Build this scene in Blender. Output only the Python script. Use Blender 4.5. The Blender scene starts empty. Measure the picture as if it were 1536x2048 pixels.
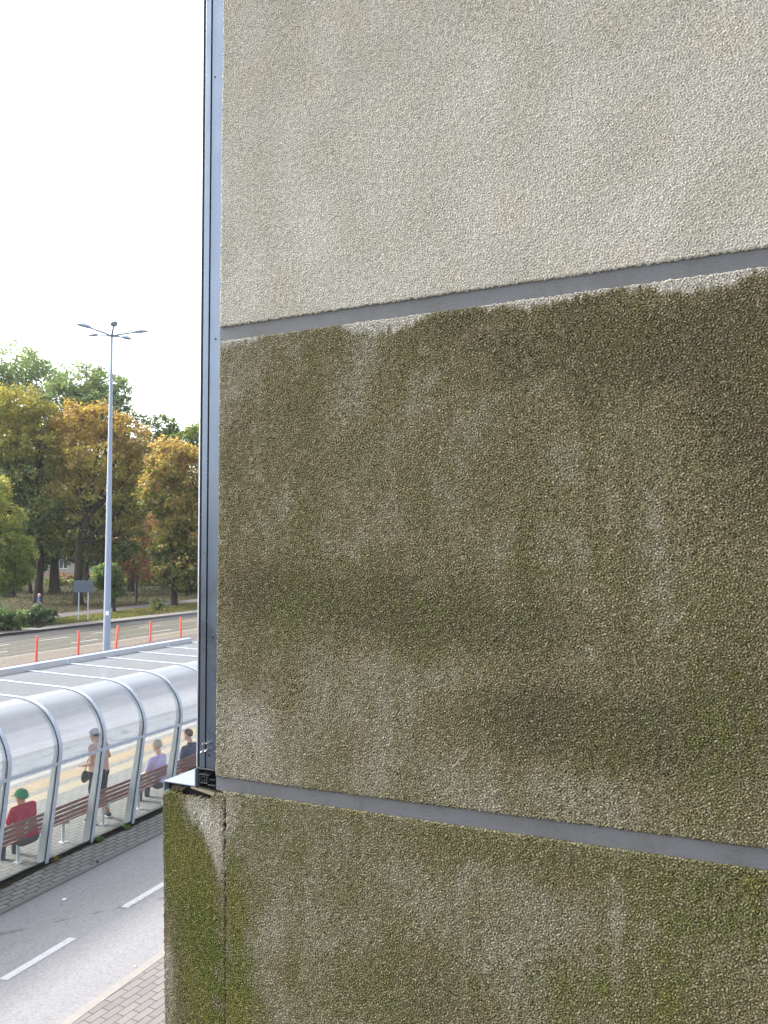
import bpy, bmesh, math, random
import numpy as np
from mathutils import Vector, Matrix
SC = bpy.context.scene
COL = SC.collection
R = math.radians
rng = np.random.default_rng(7)
random.seed(7)

# ------------------------------------------------------------------ camera frame
FPX, CAMH = 1600.0, 5.0
TH = math.atan2(762, FPX)
PI_ = math.atan2(76, FPX)
VF = Vector((-math.sin(TH)*math.cos(PI_), math.cos(TH)*math.cos(PI_), math.sin(PI_)))
VR = Vector((math.cos(TH), math.sin(TH), 0))
VU = VR.cross(VF)
CO = Vector((0, 0, CAMH))
def ray(x, y): return VR*((x-768)/FPX) - VU*((y-1024)/FPX) + VF
def at_depth(x, y, D): return CO + ray(x, y)*D            # a measured photo point to a world point
def on_wall(x, y, Y=1.63):
    d = ray(x, y); p = CO + d*(Y/d.y); return p.x, p.z
def on_ground(x, y, z=0.0):
    d = ray(x, y); return CO + d*((z-CAMH)/d.z)

PHI = 0.045                                                # near street is turned slightly
CP, SP = math.cos(PHI), math.sin(PHI)
def S(sx, sy, z=0.0): return Vector((sx*CP - sy*SP, sx*SP + sy*CP, z))

# ------------------------------------------------------------------ tagging
def tag(o, label=None, cat=None, group=None, kind=None):
    if label: o['label'] = label
    if cat: o['category'] = cat
    if group: o['group'] = group
    if kind: o['kind'] = kind
    return o
def empty(name, loc=(0, 0, 0), rz=0.0):
    o = bpy.data.objects.new(name, None); COL.objects.link(o)
    o.location = loc; o.rotation_euler = (0, 0, rz); o.empty_display_size = .2
    return o
def link(name, me, mat=None, parent=None, smooth=False):
    o = bpy.data.objects.new(name, me); COL.objects.link(o)
    if mat: me.materials.append(mat)
    if parent: o.parent = parent
    if smooth:
        me.polygons.foreach_set('use_smooth', np.ones(len(me.polygons), bool))
        if name != 'stucco_panel': me.set_sharp_from_angle(angle=R(48))
    return o

class MB:
    def __init__(s): s.v = []; s.f = []
    def add(s, vs, fs):
        n = len(s.v); s.v += [tuple(p) for p in vs]; s.f += [tuple(i+n for i in f) for f in fs]; return s
    def box(s, x0, x1, y0, y1, z0, z1, fn=None):
        P = [(x0,y0,z0),(x1,y0,z0),(x1,y1,z0),(x0,y1,z0),(x0,y0,z1),(x1,y0,z1),(x1,y1,z1),(x0,y1,z1)]
        if fn: P = [fn(*p) for p in P]
        return s.add(P, [(3,2,1,0),(4,5,6,7),(0,1,5,4),(1,2,6,5),(2,3,7,6),(3,0,4,7)])
    def tube(s, pts, rad, n=10, cap=True):
        pts = [Vector(p) for p in pts]
        if not hasattr(rad, '__len__'): rad = [rad]*len(pts)
        vs, fs = [], []
        ref = None
        for i, p in enumerate(pts):
            a = pts[max(i-1, 0)]; b = pts[min(i+1, len(pts)-1)]
            t = (b-a).normalized()
            if ref is None: ref = t.orthogonal().normalized()
            ref = (ref - t*ref.dot(t)).normalized()
            q = t.cross(ref)
            for k in range(n):
                an = 2*math.pi*k/n
                vs.append(p + (ref*math.cos(an)+q*math.sin(an))*rad[i])
        for i in range(len(pts)-1):
            for k in range(n):
                fs.append((i*n+k, i*n+(k+1) % n, (i+1)*n+(k+1) % n, (i+1)*n+k))
        if cap:
            fs.append(tuple(reversed(range(n)))); fs.append(tuple((len(pts)-1)*n+k for k in range(n)))
        return s.add(vs, fs)
    def capsule(s, a, b, ra, rb, n=12):
        a = Vector(a); b = Vector(b); t = (b-a)
        if t.length < 1e-6: t = Vector((0, 0, 1e-4)); b = a+t
        u = t.normalized(); pts = []; rad = []
        for k in range(5):
            an = math.pi/2*(k/5.0); pts.append(a - u*ra*math.cos(an)); rad.append(max(ra*math.sin(an), ra*.12))
        pts.append(a); rad.append(ra); pts.append(b); rad.append(rb)
        for k in range(1, 6):
            an = math.pi/2*(k/5.0); pts.append(b + u*rb*math.sin(an)); rad.append(max(rb*math.cos(an), rb*.12))
        return s.tube(pts, rad, n)
    def ell(s, c, r, rot=None, n=16, m=10):
        c = Vector(c); vs = []; fs = []
        for i in range(m+1):
            th = math.pi*i/m
            for k in range(n):
                ph = 2*math.pi*k/n
                p = Vector((r[0]*max(math.sin(th), .02)*math.cos(ph), r[1]*max(math.sin(th), .02)*math.sin(ph), r[2]*math.cos(th)))
                if rot: p = rot @ p
                vs.append(c+p)
        for i in range(m):
            for k in range(n): fs.append((i*n+k, (i+1)*n+k, (i+1)*n+(k+1) % n, i*n+(k+1) % n))
        fs.append(tuple(range(n))); fs.append(tuple(reversed([m*n+k for k in range(n)])))
        return s.add(vs, fs)
    def build(s, name, mat=None, parent=None, smooth=False, bevel=0):
        me = bpy.data.meshes.new(name); me.from_pydata(s.v, [], s.f); me.update()
        o = link(name, me, mat, parent, smooth)
        if bevel:
            b = o.modifiers.new('b', 'BEVEL'); b.width = bevel; b.segments = 2; b.limit_method = 'ANGLE'
        return o

# ------------------------------------------------------------------ materials
class N:
    def __init__(s, name):
        s.m = bpy.data.materials.new(name); s.m.use_nodes = True; s.t = s.m.node_tree; s.t.nodes.clear()
        s.out = s.t.nodes.new('ShaderNodeOutputMaterial')
        s.co = s.t.nodes.new('ShaderNodeTexCoord').outputs['Object']
    def n(s, typ, **kw):
        nd = s.t.nodes.new(typ)
        for k, v in kw.items():
            if k.startswith('_'): setattr(nd, k[1:], v)
            else: s.set(nd, k.replace('__', ' '), v)
        return nd
    def set(s, nd, key, v):
        inp = nd.inputs[int(key[1:])] if (key[0] == 'i' and key[1:].isdigit()) else nd.inputs[key]
        if isinstance(v, bpy.types.NodeSocket): s.t.links.new(v, inp)
        else:
            if hasattr(v, '__len__') and len(v) == 3 and inp.type == 'RGBA': v = (*v, 1)
            inp.default_value = v
    def noise(s, scale, detail=4, rough=.55, vec=None, dist=0):
        return s.n('ShaderNodeTexNoise', Vector=vec or s.co, Scale=scale, Detail=detail, Roughness=rough, Distortion=dist).outputs[0]
    def mapp(s, scale=(1,1,1), rot=(0,0,0), loc=(0,0,0)):
        return s.n('ShaderNodeMapping', Vector=s.co, Scale=scale, Rotation=rot, Location=loc).outputs[0]
    def ramp(s, fac, stops, mode='LINEAR'):
        nd = s.n('ShaderNodeValToRGB', Fac=fac); cr = nd.color_ramp; cr.interpolation = mode
        while len(cr.elements) < len(stops): cr.elements.new(.5)
        for e, (p, c) in zip(cr.elements, stops):
            e.position = p; e.color = (*c, 1) if hasattr(c, '__len__') else (c, c, c, 1)
        return nd.outputs[0]
    def mix(s, fac, a, b, blend='MIX'):
        nd = s.n('ShaderNodeMix', _data_type='RGBA', _blend_type=blend)
        s.set(nd, 'i0', fac); s.set(nd, 'i6', a); s.set(nd, 'i7', b); return nd.outputs[2]
    def math(s, op, a, b=0.0):
        nd = s.n('ShaderNodeMath', _operation=op); s.set(nd, 'i0', a); s.set(nd, 'i1', b); return nd.outputs[0]
    def bump(s, h, strength=.3, dist=.01):
        return s.n('ShaderNodeBump', Height=h, Strength=strength, Distance=dist).outputs[0]
    def bsdf(s, col, rough=.7, metal=0, normal=None, spec=.4, coat=0):
        b = s.n('ShaderNodeBsdfPrincipled')
        s.set(b, 'Base Color', col); s.set(b, 'Roughness', rough); s.set(b, 'Metallic', metal); s.set(b, 'Specular IOR Level', spec)
        if normal: s.set(b, 'Normal', normal)
        if coat: s.set(b, 'Coat Weight', coat)
        s.t.links.new(b.outputs[0], s.out.inputs[0]); return b
    def surf(s, sh): s.t.links.new(sh, s.out.inputs[0]); return s.m

def paint(name, col, rough=.5, metal=0, var=.12, scale=9, spec=.4, bump=.05):
    k = N(name)
    nz = k.noise(scale, 5)
    c = k.mix(nz, tuple(c*(1-var) for c in col), tuple(min(1, c*(1+var)) for c in col))
    k.bsdf(c, k.math('ADD', k.math('MULTIPLY', k.noise(scale*3, 3), .2), rough-.1), metal, k.bump(k.noise(scale*14, 3), bump, .002), spec)
    return k.m
M = {}
def stucco_mat():
    k = N('stucco')
    a = k.n('ShaderNodeAttribute', _attribute_name='stain_pit_shade').outputs['Color']
    lum = k.n('ShaderNodeRGBToBW', Color=a).outputs[0]
    st = k.ramp(lum, [(.09, 1.0), (.28, .42)])                 # pit shade painted in with the grime, stronger on stained stucco
    f = k.noise(760, 2, .6); g = k.noise(370, 4, .72)
    pit = k.math('MULTIPLY', k.ramp(g, [(.40, 1.0), (.515, 0)]), st)
    c = k.mix(pit, a, (.012, .010, .004))
    tip = k.math('MULTIPLY', k.ramp(k.math('ADD', k.math('MULTIPLY', g, .6), k.math('MULTIPLY', f, .4)), [(.50, 0), (.64, .95)]), st)
    c = k.mix(tip, c, k.mix(.36, k.mix(1.0, a, (2.35, 2.3, 2.1), 'MULTIPLY'), (.33, .30, .215)))
    k.bsdf(c, .95, 0, k.bump(k.math('ADD', f, k.math('MULTIPLY', g, 2.2)), .75, .0012), .08)
    return k.m
M['stucco'] = stucco_mat()
def joint_mat():
    k = N('joint_paint')
    v = k.mapp((1, 1, 9))
    n1 = k.noise(45, 4, .6, v); n2 = k.noise(5, 4)
    c = k.mix(n2, (.080, .084, .091), (.104, .108, .115))
    c = k.mix(k.ramp(k.noise(38, 5, .7), [(.66, 0), (.74, .4)]), c, (.18, .185, .185))
    c = k.mix(k.ramp(k.noise(13, 6, .75), [(.46, 0), (.68, .55)]), c, (.062, .06, .048))
    c = k.mix(k.ramp(k.noise(160, 3, .6), [(.62, 0), (.72, .5)]), c, (.035, .035, .03))
    k.bsdf(c, .62, 0, k.bump(k.math('ADD', n1, k.math('MULTIPLY', k.noise(260, 2), .5)), .5, .0012), .35)
    return k.m
M['joint'] = joint_mat()
def frame_mat():
    k = N('frame_metal')
    v = k.mapp((1, 1, .06))
    st = k.noise(60, 4, .6, v)
    c = k.mix(st, (.085, .108, .145), (.11, .138, .18))
    c = k.mix(k.ramp(k.noise(7, 6, .7), [(.55, 0), (.75, .35)]), c, (.09, .11, .13))
    k.bsdf(c, k.ramp(k.noise(11, 5), [(.3, .20), (.7, .38)]), .82, k.bump(k.noise(7, 2), .05, .002), .6)
    return k.m
M['frame'] = frame_mat()
M['black'] = paint('black_rubber', (.008, .008, .011), .6, 0, .3, 30)
M['dark_gap'] = paint('dark_gap', (.006, .006, .006), .9, 0, .3, 30)
M['bolt'] = paint('bolt_steel', (.62, .64, .68), .25, 1, .1, 60)
M['alu'] = paint('bare_aluminium', (.42, .46, .5), .38, .8, .2, 40)
M['alu_edge'] = paint('dark_profile', (.07, .075, .08), .4, .5, .3, 60)
def sill_mat():
    k = N('sill_metal')
    c = k.mix(k.noise(60, 5, .7), (.13, .155, .20), (.20, .225, .27))
    c = k.mix(k.ramp(k.noise(150, 3), [(.62, 0), (.7, .6)]), c, (.05, .053, .06))
    k.bsdf(c, .6, .05, k.bump(k.noise(90, 4), .2, .002), .15); return k.m
M['sill'] = sill_mat()
M['fibre'] = paint('fibre', (.16, .13, .09), .9, 0, .5, 90)
M['plain_render'] = paint('plain_render', (.19, .17, .12), .9, 0, .25, 4, .2, .5)

def asphalt(name, lo, hi, sc=1.0):
    k = N(name)
    big = k.noise(.45, 5, .6); fine = k.noise(26*sc, 6, .85); mid = k.noise(9*sc, 4, .6)
    streak = k.noise(1.1, 4, .6, k.mapp((1, .08, 1), (0, 0, -PHI)))
    c = k.mix(big, lo, hi)
    c = k.mix(k.ramp(streak, [(.4, 0), (.7, .35)]), c, tuple(x*1.35 for x in hi))
    c = k.mix(k.ramp(fine, [(.33, .8), (.47, 0)]), c, tuple(x*.35 for x in lo))
    c = k.mix(k.ramp(fine, [(.56, 0), (.70, .55)]), c, tuple(min(1, x*1.9) for x in hi))
    c = k.mix(k.ramp(mid, [(.3, .25), (.5, 0)]), c, tuple(x*.6 for x in lo))
    v = k.n('ShaderNodeTexVoronoi', Vector=k.n('ShaderNodeMapping', Vector=k.co, Scale=(.35, .22, .3)).outputs[0], Scale=1.0, _feature='DISTANCE_TO_EDGE').outputs[0]
    w = k.math('ADD', v, k.math('MULTIPLY', k.math('SUBTRACT', k.noise(2.2, 5), .5), .12))
    c = k.mix(k.ramp(w, [(.0, .5), (.006, 0)]), c, tuple(x*.35 for x in lo))
    k.bsdf(c, .85, 0, k.bump(fine, .4, .004), .25); return k.m
M['asphalt_near'] = asphalt('asphalt_near', (.168, .167, .172), (.196, .194, .199))
M['asphalt_far'] = asphalt('asphalt_far', (0.03089, 0.03089, 0.03049), (0.03762, 0.03683, 0.03564), .25)
M['asphalt_dark'] = asphalt('asphalt_dark', (0.021, 0.024, 0.0312), (0.027, 0.03, 0.0372), .25)
M['asphalt_path'] = asphalt('asphalt_path', (0.06375, 0.0585, 0.06), (0.075, 0.069, 0.069), .2)
M['concrete_lane'] = asphalt('concrete_lane', (0.1116, 0.108, 0.1116), (0.1368, 0.131, 0.131), .4)
M['concrete_blue'] = asphalt('concrete_blue', (0.1188, 0.131, 0.1404), (0.144, 0.1526, 0.162), .4)

def paving(name, a, b, joint, w, h, rot, joint_w=.008, dirt=.25, grid=False):
    k = N(name)
    v = k.mapp((1, 1, 1), (0, 0, rot))
    wob = k.n('ShaderNodeTexNoise', Vector=k.co, Scale=1.3, Detail=3).outputs['Color']
    v2 = k.n('ShaderNodeMix', _data_type='VECTOR')
    k.set(v2, 'i0', .012); k.set(v2, 'i4', v); k.set(v2, 'i5', wob)
    br = k.n('ShaderNodeTexBrick', Vector=v2.outputs[1], Color1=a, Color2=b, Mortar=joint, Scale=1.0, _offset=(0 if grid else .5))
    br.inputs['Mortar Size'].default_value = joint_w; br.inputs['Mortar Smooth'].default_value = .3
    br.inputs['Brick Width'].default_value = w; br.inputs['Row Height'].default_value = h; br.inputs['Bias'].default_value = 0
    c = br.outputs['Color']
    c = k.mix(k.ramp(k.noise(60, 4, .7), [(.35, .35), (.6, 0)]), c, tuple(x*.5 for x in a))
    c = k.mix(k.ramp(k.noise(1.1, 6, .65), [(.55, 0), (.72, dirt)]), c, tuple(x*.35 for x in a))
    k.bsdf(c, .85, 0, k.bump(br.outputs['Fac'], .6, -.006), .25); return k.m
RS = R(90)-PHI
M['pave_near'] = paving('paving_near', (0.1435, 0.133, 0.1295), (0.168, 0.1575, 0.1505), (0.042, 0.0385, 0.0364), .25, .105, -RS, .006, .35)
M['pave_shelter'] = paving('paving_shelter', (.15, .153, .145), (.19, .19, .178), (.028, .028, .025), .24, .115, -RS, .011, .55)
M['pave_platform'] = paving('paving_platform', (0.1445, 0.1462, 0.1403), (0.17, 0.17, 0.1632), (0.0595, 0.0595, 0.05695), .24, .115, -RS, .010, .2)
M['pave_cream'] = paving('paving_cream', (0.2203, 0.1897, 0.1346), (0.2448, 0.2111, 0.153), (0.1469, 0.1224, 0.08874), .2, .18, -RS, .006, .25, True)
M['pave_orange'] = paving('paving_orange', (0.2142, 0.1652, 0.104), (0.2356, 0.1836, 0.1193), (0.1346, 0.104, 0.07038), .2, .18, -RS, .006, .25, True)
M['pave_pink'] = paving('paving_pink', (0.1017, 0.08389, 0.07626), (0.1195, 0.0966, 0.08741), (0.05847, 0.04982, 0.04576), .42, .22, -R(86), .03, .2)
M['kerb'] = paint('kerb_stone', (0.208, 0.192, 0.18), .8, 0, .15, 12, .2, .4)
M['kerb_grey'] = paint('kerb_concrete', (0.132, 0.128, 0.124), .85, 0, .2, 8, .2, .4)
def marking():
    k = N('road_paint')
    w = k.noise(14, 6, .75)
    c = k.mix(k.ramp(w, [(.55, 0), (.64, .9)]), (.37, .37, .38), (.17, .17, .175))
    c = k.mix(k.ramp(k.noise(90, 3), [(.3, .35), (.5, 0)]), c, (.35, .35, .36))
    k.bsdf(c, .7, 0, k.bump(w, .3, .002), .3); return k.m
M['marking'] = marking()
def soil(name, cols, sc, bump=.5):
    k = N(name)
    c = k.ramp(k.noise(sc, 8, .7), cols)
    c = k.mix(k.ramp(k.noise(sc*14, 4, .7), [(.4, .5), (.6, 0)]), c, tuple(x*.5 for x in cols[0][1]))
    k.bsdf(c, .95, 0, k.bump(k.noise(sc*20, 3), bump, .05), .1); return k.m
M['park'] = soil('park_ground', [(.3, (.026, .021, .011)), (.48, (.036, .032, .014)), (.62, (.044, .046, .017)), (.78, (.06, .042, .02))], .35)  # colours lowered to paint the tree shade into the ground
M['verge'] = soil('verge_ground', [(.3, (.07, .10, .03)), (.42, (.095, .115, .036)), (.50, (.17, .115, .055)), (.75, (.21, .125, .065))], .30)
M['dirt'] = soil('dirt', [(.3, (.018, .018, .013)), (.6, (.045, .045, .03)), (.8, (.08, .08, .05))], 6)
M['bark'] = paint('bark', (.030, .025, .020), .95, 0, .5, 3, .1, 1.0)

def leaf_mat(name, tr=.45):
    k = N(name)
    a = k.n('ShaderNodeAttribute', _attribute_name='leafcol').outputs['Color']
    d = k.n('ShaderNodeBsdfDiffuse', Color=a)
    t = k.n('ShaderNodeBsdfTranslucent', Color=k.mix(1.0, a, (1.6, 1.7, .9), 'MULTIPLY'))
    g = k.n('ShaderNodeBsdfGlossy', Color=(.6, .62, .6), Roughness=.38)
    m1 = k.n('ShaderNodeMixShader', Fac=tr, i1=d.outputs[0], i2=t.outputs[0])
    m2 = k.n('ShaderNodeMixShader', Fac=.05, i1=m1.outputs[0], i2=g.outputs[0])
    return k.surf(m2.outputs[0])
M['leaf'] = leaf_mat('leaf')

def glass_mat(name, tint, base, edge, rough, film, filmcol, flat=0):
    k = N(name)
    f = k.n('ShaderNodeLayerWeight', Blend=.5).outputs['Facing']
    f4 = k.math('POWER', f, 3.0)
    fac = k.math('ADD', k.math('MULTIPLY', f4, edge), base)
    t = k.n('ShaderNodeBsdfTransparent', Color=(*tint, 1))
    g = k.n('ShaderNodeBsdfGlossy', Color=(.92, .96, 1, 1), Roughness=rough)
    streak = k.noise(3.0, 5, .6, k.mapp((1, 1, .35)))
    dd = k.n('ShaderNodeBsdfDiffuse', Color=(*filmcol, 1)); tt = k.n('ShaderNodeBsdfTranslucent', Color=(*filmcol, 1))
    ds = k.n('ShaderNodeMixShader', Fac=.5, i1=dd.outputs[0], i2=tt.outputs[0])
    ff = k.math('MULTIPLY', k.ramp(streak, [(.3, .75), (.7, 1.25)]), film)
    if flat:                                            # dust has settled on the level part of the sheet
        sp = k.n('ShaderNodeSeparateXYZ', i0=k.n('ShaderNodeNewGeometry').outputs['True Normal']).outputs[2]
        ff = k.math('ADD', ff, k.math('MULTIPLY', k.ramp(k.math('ABSOLUTE', sp), [(.55, 0), (.97, 1)]), flat))
        rough = k.math('ADD', k.math('MULTIPLY', k.ramp(k.math('ABSOLUTE', sp), [(.7, 0), (.97, 1)]), .3), rough)
    m0 = k.n('ShaderNodeMixShader', Fac=ff, i1=t.outputs[0], i2=ds.outputs[0])
    m1 = k.n('ShaderNodeMixShader', Fac=fac, i1=m0.outputs[0], i2=g.outputs[0])
    return k.surf(m1.outputs[0])
M['glass_lower'] = glass_mat('glass_lower', (.95, .97, .97), .015, .12, .02, .05, (.36, .38, .41))
M['glass_upper'] = glass_mat('glass_upper', (.93, .95, .97), .07, .18, .03, .11, (.31, .33, .35), .80)
M['glass_roof'] = glass_mat('glass_roof', (.85, .87, .88), .012, .05, .35, .86, (.235, .24, .25))
M['steel_light'] = paint('galvanised_light', (.34, .38, .45), .6, .1, .12, 14)
M['steel_dark'] = paint('galvanised_dark', (.48, .52, .53), .5, .2, .18, 9)
M['gutter'] = paint('gutter_grey', (.38, .385, .40) or (0.2, 0.204, 0.212), .55, .2, .2, 5)
M['gutter_cap'] = paint('gutter_cap', (.30, .36, .50), .35, .6, .08, 6)
def wood():
    k = N('bench_wood')
    g = k.noise(16, 6, .65, k.mapp((1, .06, 1), (0, 0, -PHI)))
    c = k.ramp(g, [(.25, (.12, .043, .030)), (.5, (.20, .078, .052)), (.75, (.27, .12, .08))])
    k.bsdf(c, .33, 0, k.bump(g, .25, .002), .55, .2); return k.m
M['wood'] = wood()
M['red_post'] = paint('fence_red', (.62, .11, .07), .55, 0, .12, 6)
M['wire'] = paint('fence_wire', (.55, .50, .32), .5, .2, .1, 6)
M['lamp'] = paint('lamp_grey', (.24, .29, .38), .45, .3, .08, 3)
M['lamp_head'] = paint('lamp_head', (.34, .42, .54), .4, .1, .06, 3)
M['sign'] = paint('sign_back', (.085, .105, .14), .5, .4, .12, 2)
M['sticker'] = paint('white_sticker', (.75, .78, .80), .6, 0, .05, 9)

# ------------------------------------------------------------------ stucco panels
def field(nz, nx, cz, cx, lz, lx, seed):
    """band-passed noise; cell sizes and wavelengths in metres"""
    g = np.random.default_rng(seed).standard_normal((nz, nx))
    F = np.fft.fft2(g)
    kz = np.fft.fftfreq(nz, cz)[:, None]*lz; kx = np.fft.fftfreq(nx, cx)[None, :]*lx
    k = np.sqrt(kz**2 + kx**2)
    F *= np.exp(-((k-.75)/.42)**2)
    f = np.real(np.fft.ifft2(F)); return (f-f.mean())/f.std()
def sm(a, b, x):
    t = np.clip((x-a)/(b-a), 0, 1); return t*t*(3-2*t)

CLEAN = np.array((.388, .374, .328)); BROWN = np.array((.140, .120, .068)); GREEN = np.array((.082, .090, .028)); MOSS = np.array((.064, .084, .004))
# wear patches, measured on the wall: (x, z, radius x, radius z, brown, green, light)
def W(px, py, rx, ry, b=0, g=0, l=0):
    x, z = on_wall(px, py); s = 800+ (px-441)*.23
    return (x, z, rx/s/.9, ry/s, b, g, l)
BL_MID = [W(1300,700,230,80,.5), W(1500,850,90,220,.5), W(960,640,60,110,.10), W(1230,640,90,60,0,.2), W(610,900,26,260,.12,.35), W(640,690,80,90,0,.25),
    W(660,1130,120,90,0,.15,.12), W(470,1150,60,300,.28), W(1150,1130,180,90,0,.14,.12), W(1340,1230,60,45,0,0,.4), W(1050,1150,14,110,.3,.3), W(960,1360,40,40,0,0,.5), W(1220,1380,50,40,0,0,.35),
    W(1150,1450,200,60,.85), W(1480,1430,110,150,.45,.7), W(1290,1480,90,70,.15,.35), W(700,1190,190,55,.45,.3), W(900,1250,200,55,.5,.25), W(520,1180,90,50,.25), W(1250,700,320,70,.25), W(560,1240,40,60,0,.4), W(800,1400,150,80,-.1,.1,.3),
    W(480,1480,90,120,-.25,-.1,.25), W(1330,1570,190,45,0,.1,.5), W(1060,1590,90,30,0,.1,.35), W(760,1560,160,36,-.1,.25,.35), W(620,760,170,60,-.1,0,.2), W(1500,1010,60,180,.05), W(900,950,160,120,.05,.1),
    W(1340,760,22,200,-.04,0,.08), W(1260,1080,18,200,.2,.2), W(1180,900,14,260,.15,.25), W(850,1000,18,200,.1,.2), W(560,800,40,60,.2,.1), W(900,650,70,40,.35), W(1150,620,70,30,.3), W(470,790,50,80,0,0,.2), W(1050,1380,60,40,0,0,.1)]
BL_LOW = [W(560,1650,150,50,-.1,.45,.1), W(1130,1890,60,80,0,0,.75), W(1470,1790,120,120,.25,.7), W(1330,1900,100,130,0,.45), W(1250,2000,200,60,.1,.4), W(500,1800,30,200,0,0,.25), W(640,1900,120,100,0,.1,.25),
    W(470,1900,26,170,.1,1.6), W(462,1740,14,60,0,.7), W(480,2050,50,90,.2,1.3), W(458,1640,26,60,-.35,-.3,.3), W(820,1960,120,60,.15,.15), W(1000,1700,200,30,.15,.2), W(900,1780,100,50,0,.1,.1), W(750,2020,150,60,.1,.2), W(1130,1740,60,60,.1,0,.25), W(1000,1830,40,120,-.1,0,.15)]
BL_PL = [W(366,1900,13,170,.35,-1.1), W(418,1880,9,170,.45,.5), W(343,1700,10,70,0,.9,.1), W(398,1960,14,120,-.05,-.7), W(352,2010,20,60,-.1,-.9,.15), W(385,1760,22,50,0,.8), W(436,1860,8,140,.1,-.9), W(332,1700,6,90,.1,-.9),
    W(392,1664,6,30,.5,.2), W(350,1680,60,70,.2,1.2), W(380,1850,44,260,.3,2.2), W(400,1780,50,160,.1,1.0), W(350,1640,18,60,.2,.7), W(430,2000,36,140,.2,1.6), W(338,1950,12,110,-.25,-1.5,.15), W(404,1640,30,38,-.66,-2.4,.1), W(424,1692,17,42,-.6,-2.1,.1), W(385,1608,34,14,-.2,-1.6,.0), W(440,1700,10,80,-.3,-1.0,.1), W(338,1620,16,25,.3,-.5), W(378,1650,16,40,-.3,-1.0,.1)]
ZTOP = [(441,10),(500,9),(530,2),(680,2),(705,16),(740,27),(800,25),(840,15),(880,2),(940,2),(1010,10),(1060,17),(1150,12),(1230,7),(1260,9),(1290,7),(1330,24),(1400,30),(1465,28),(1500,10),(1540,12),(1700,14)]

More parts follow.
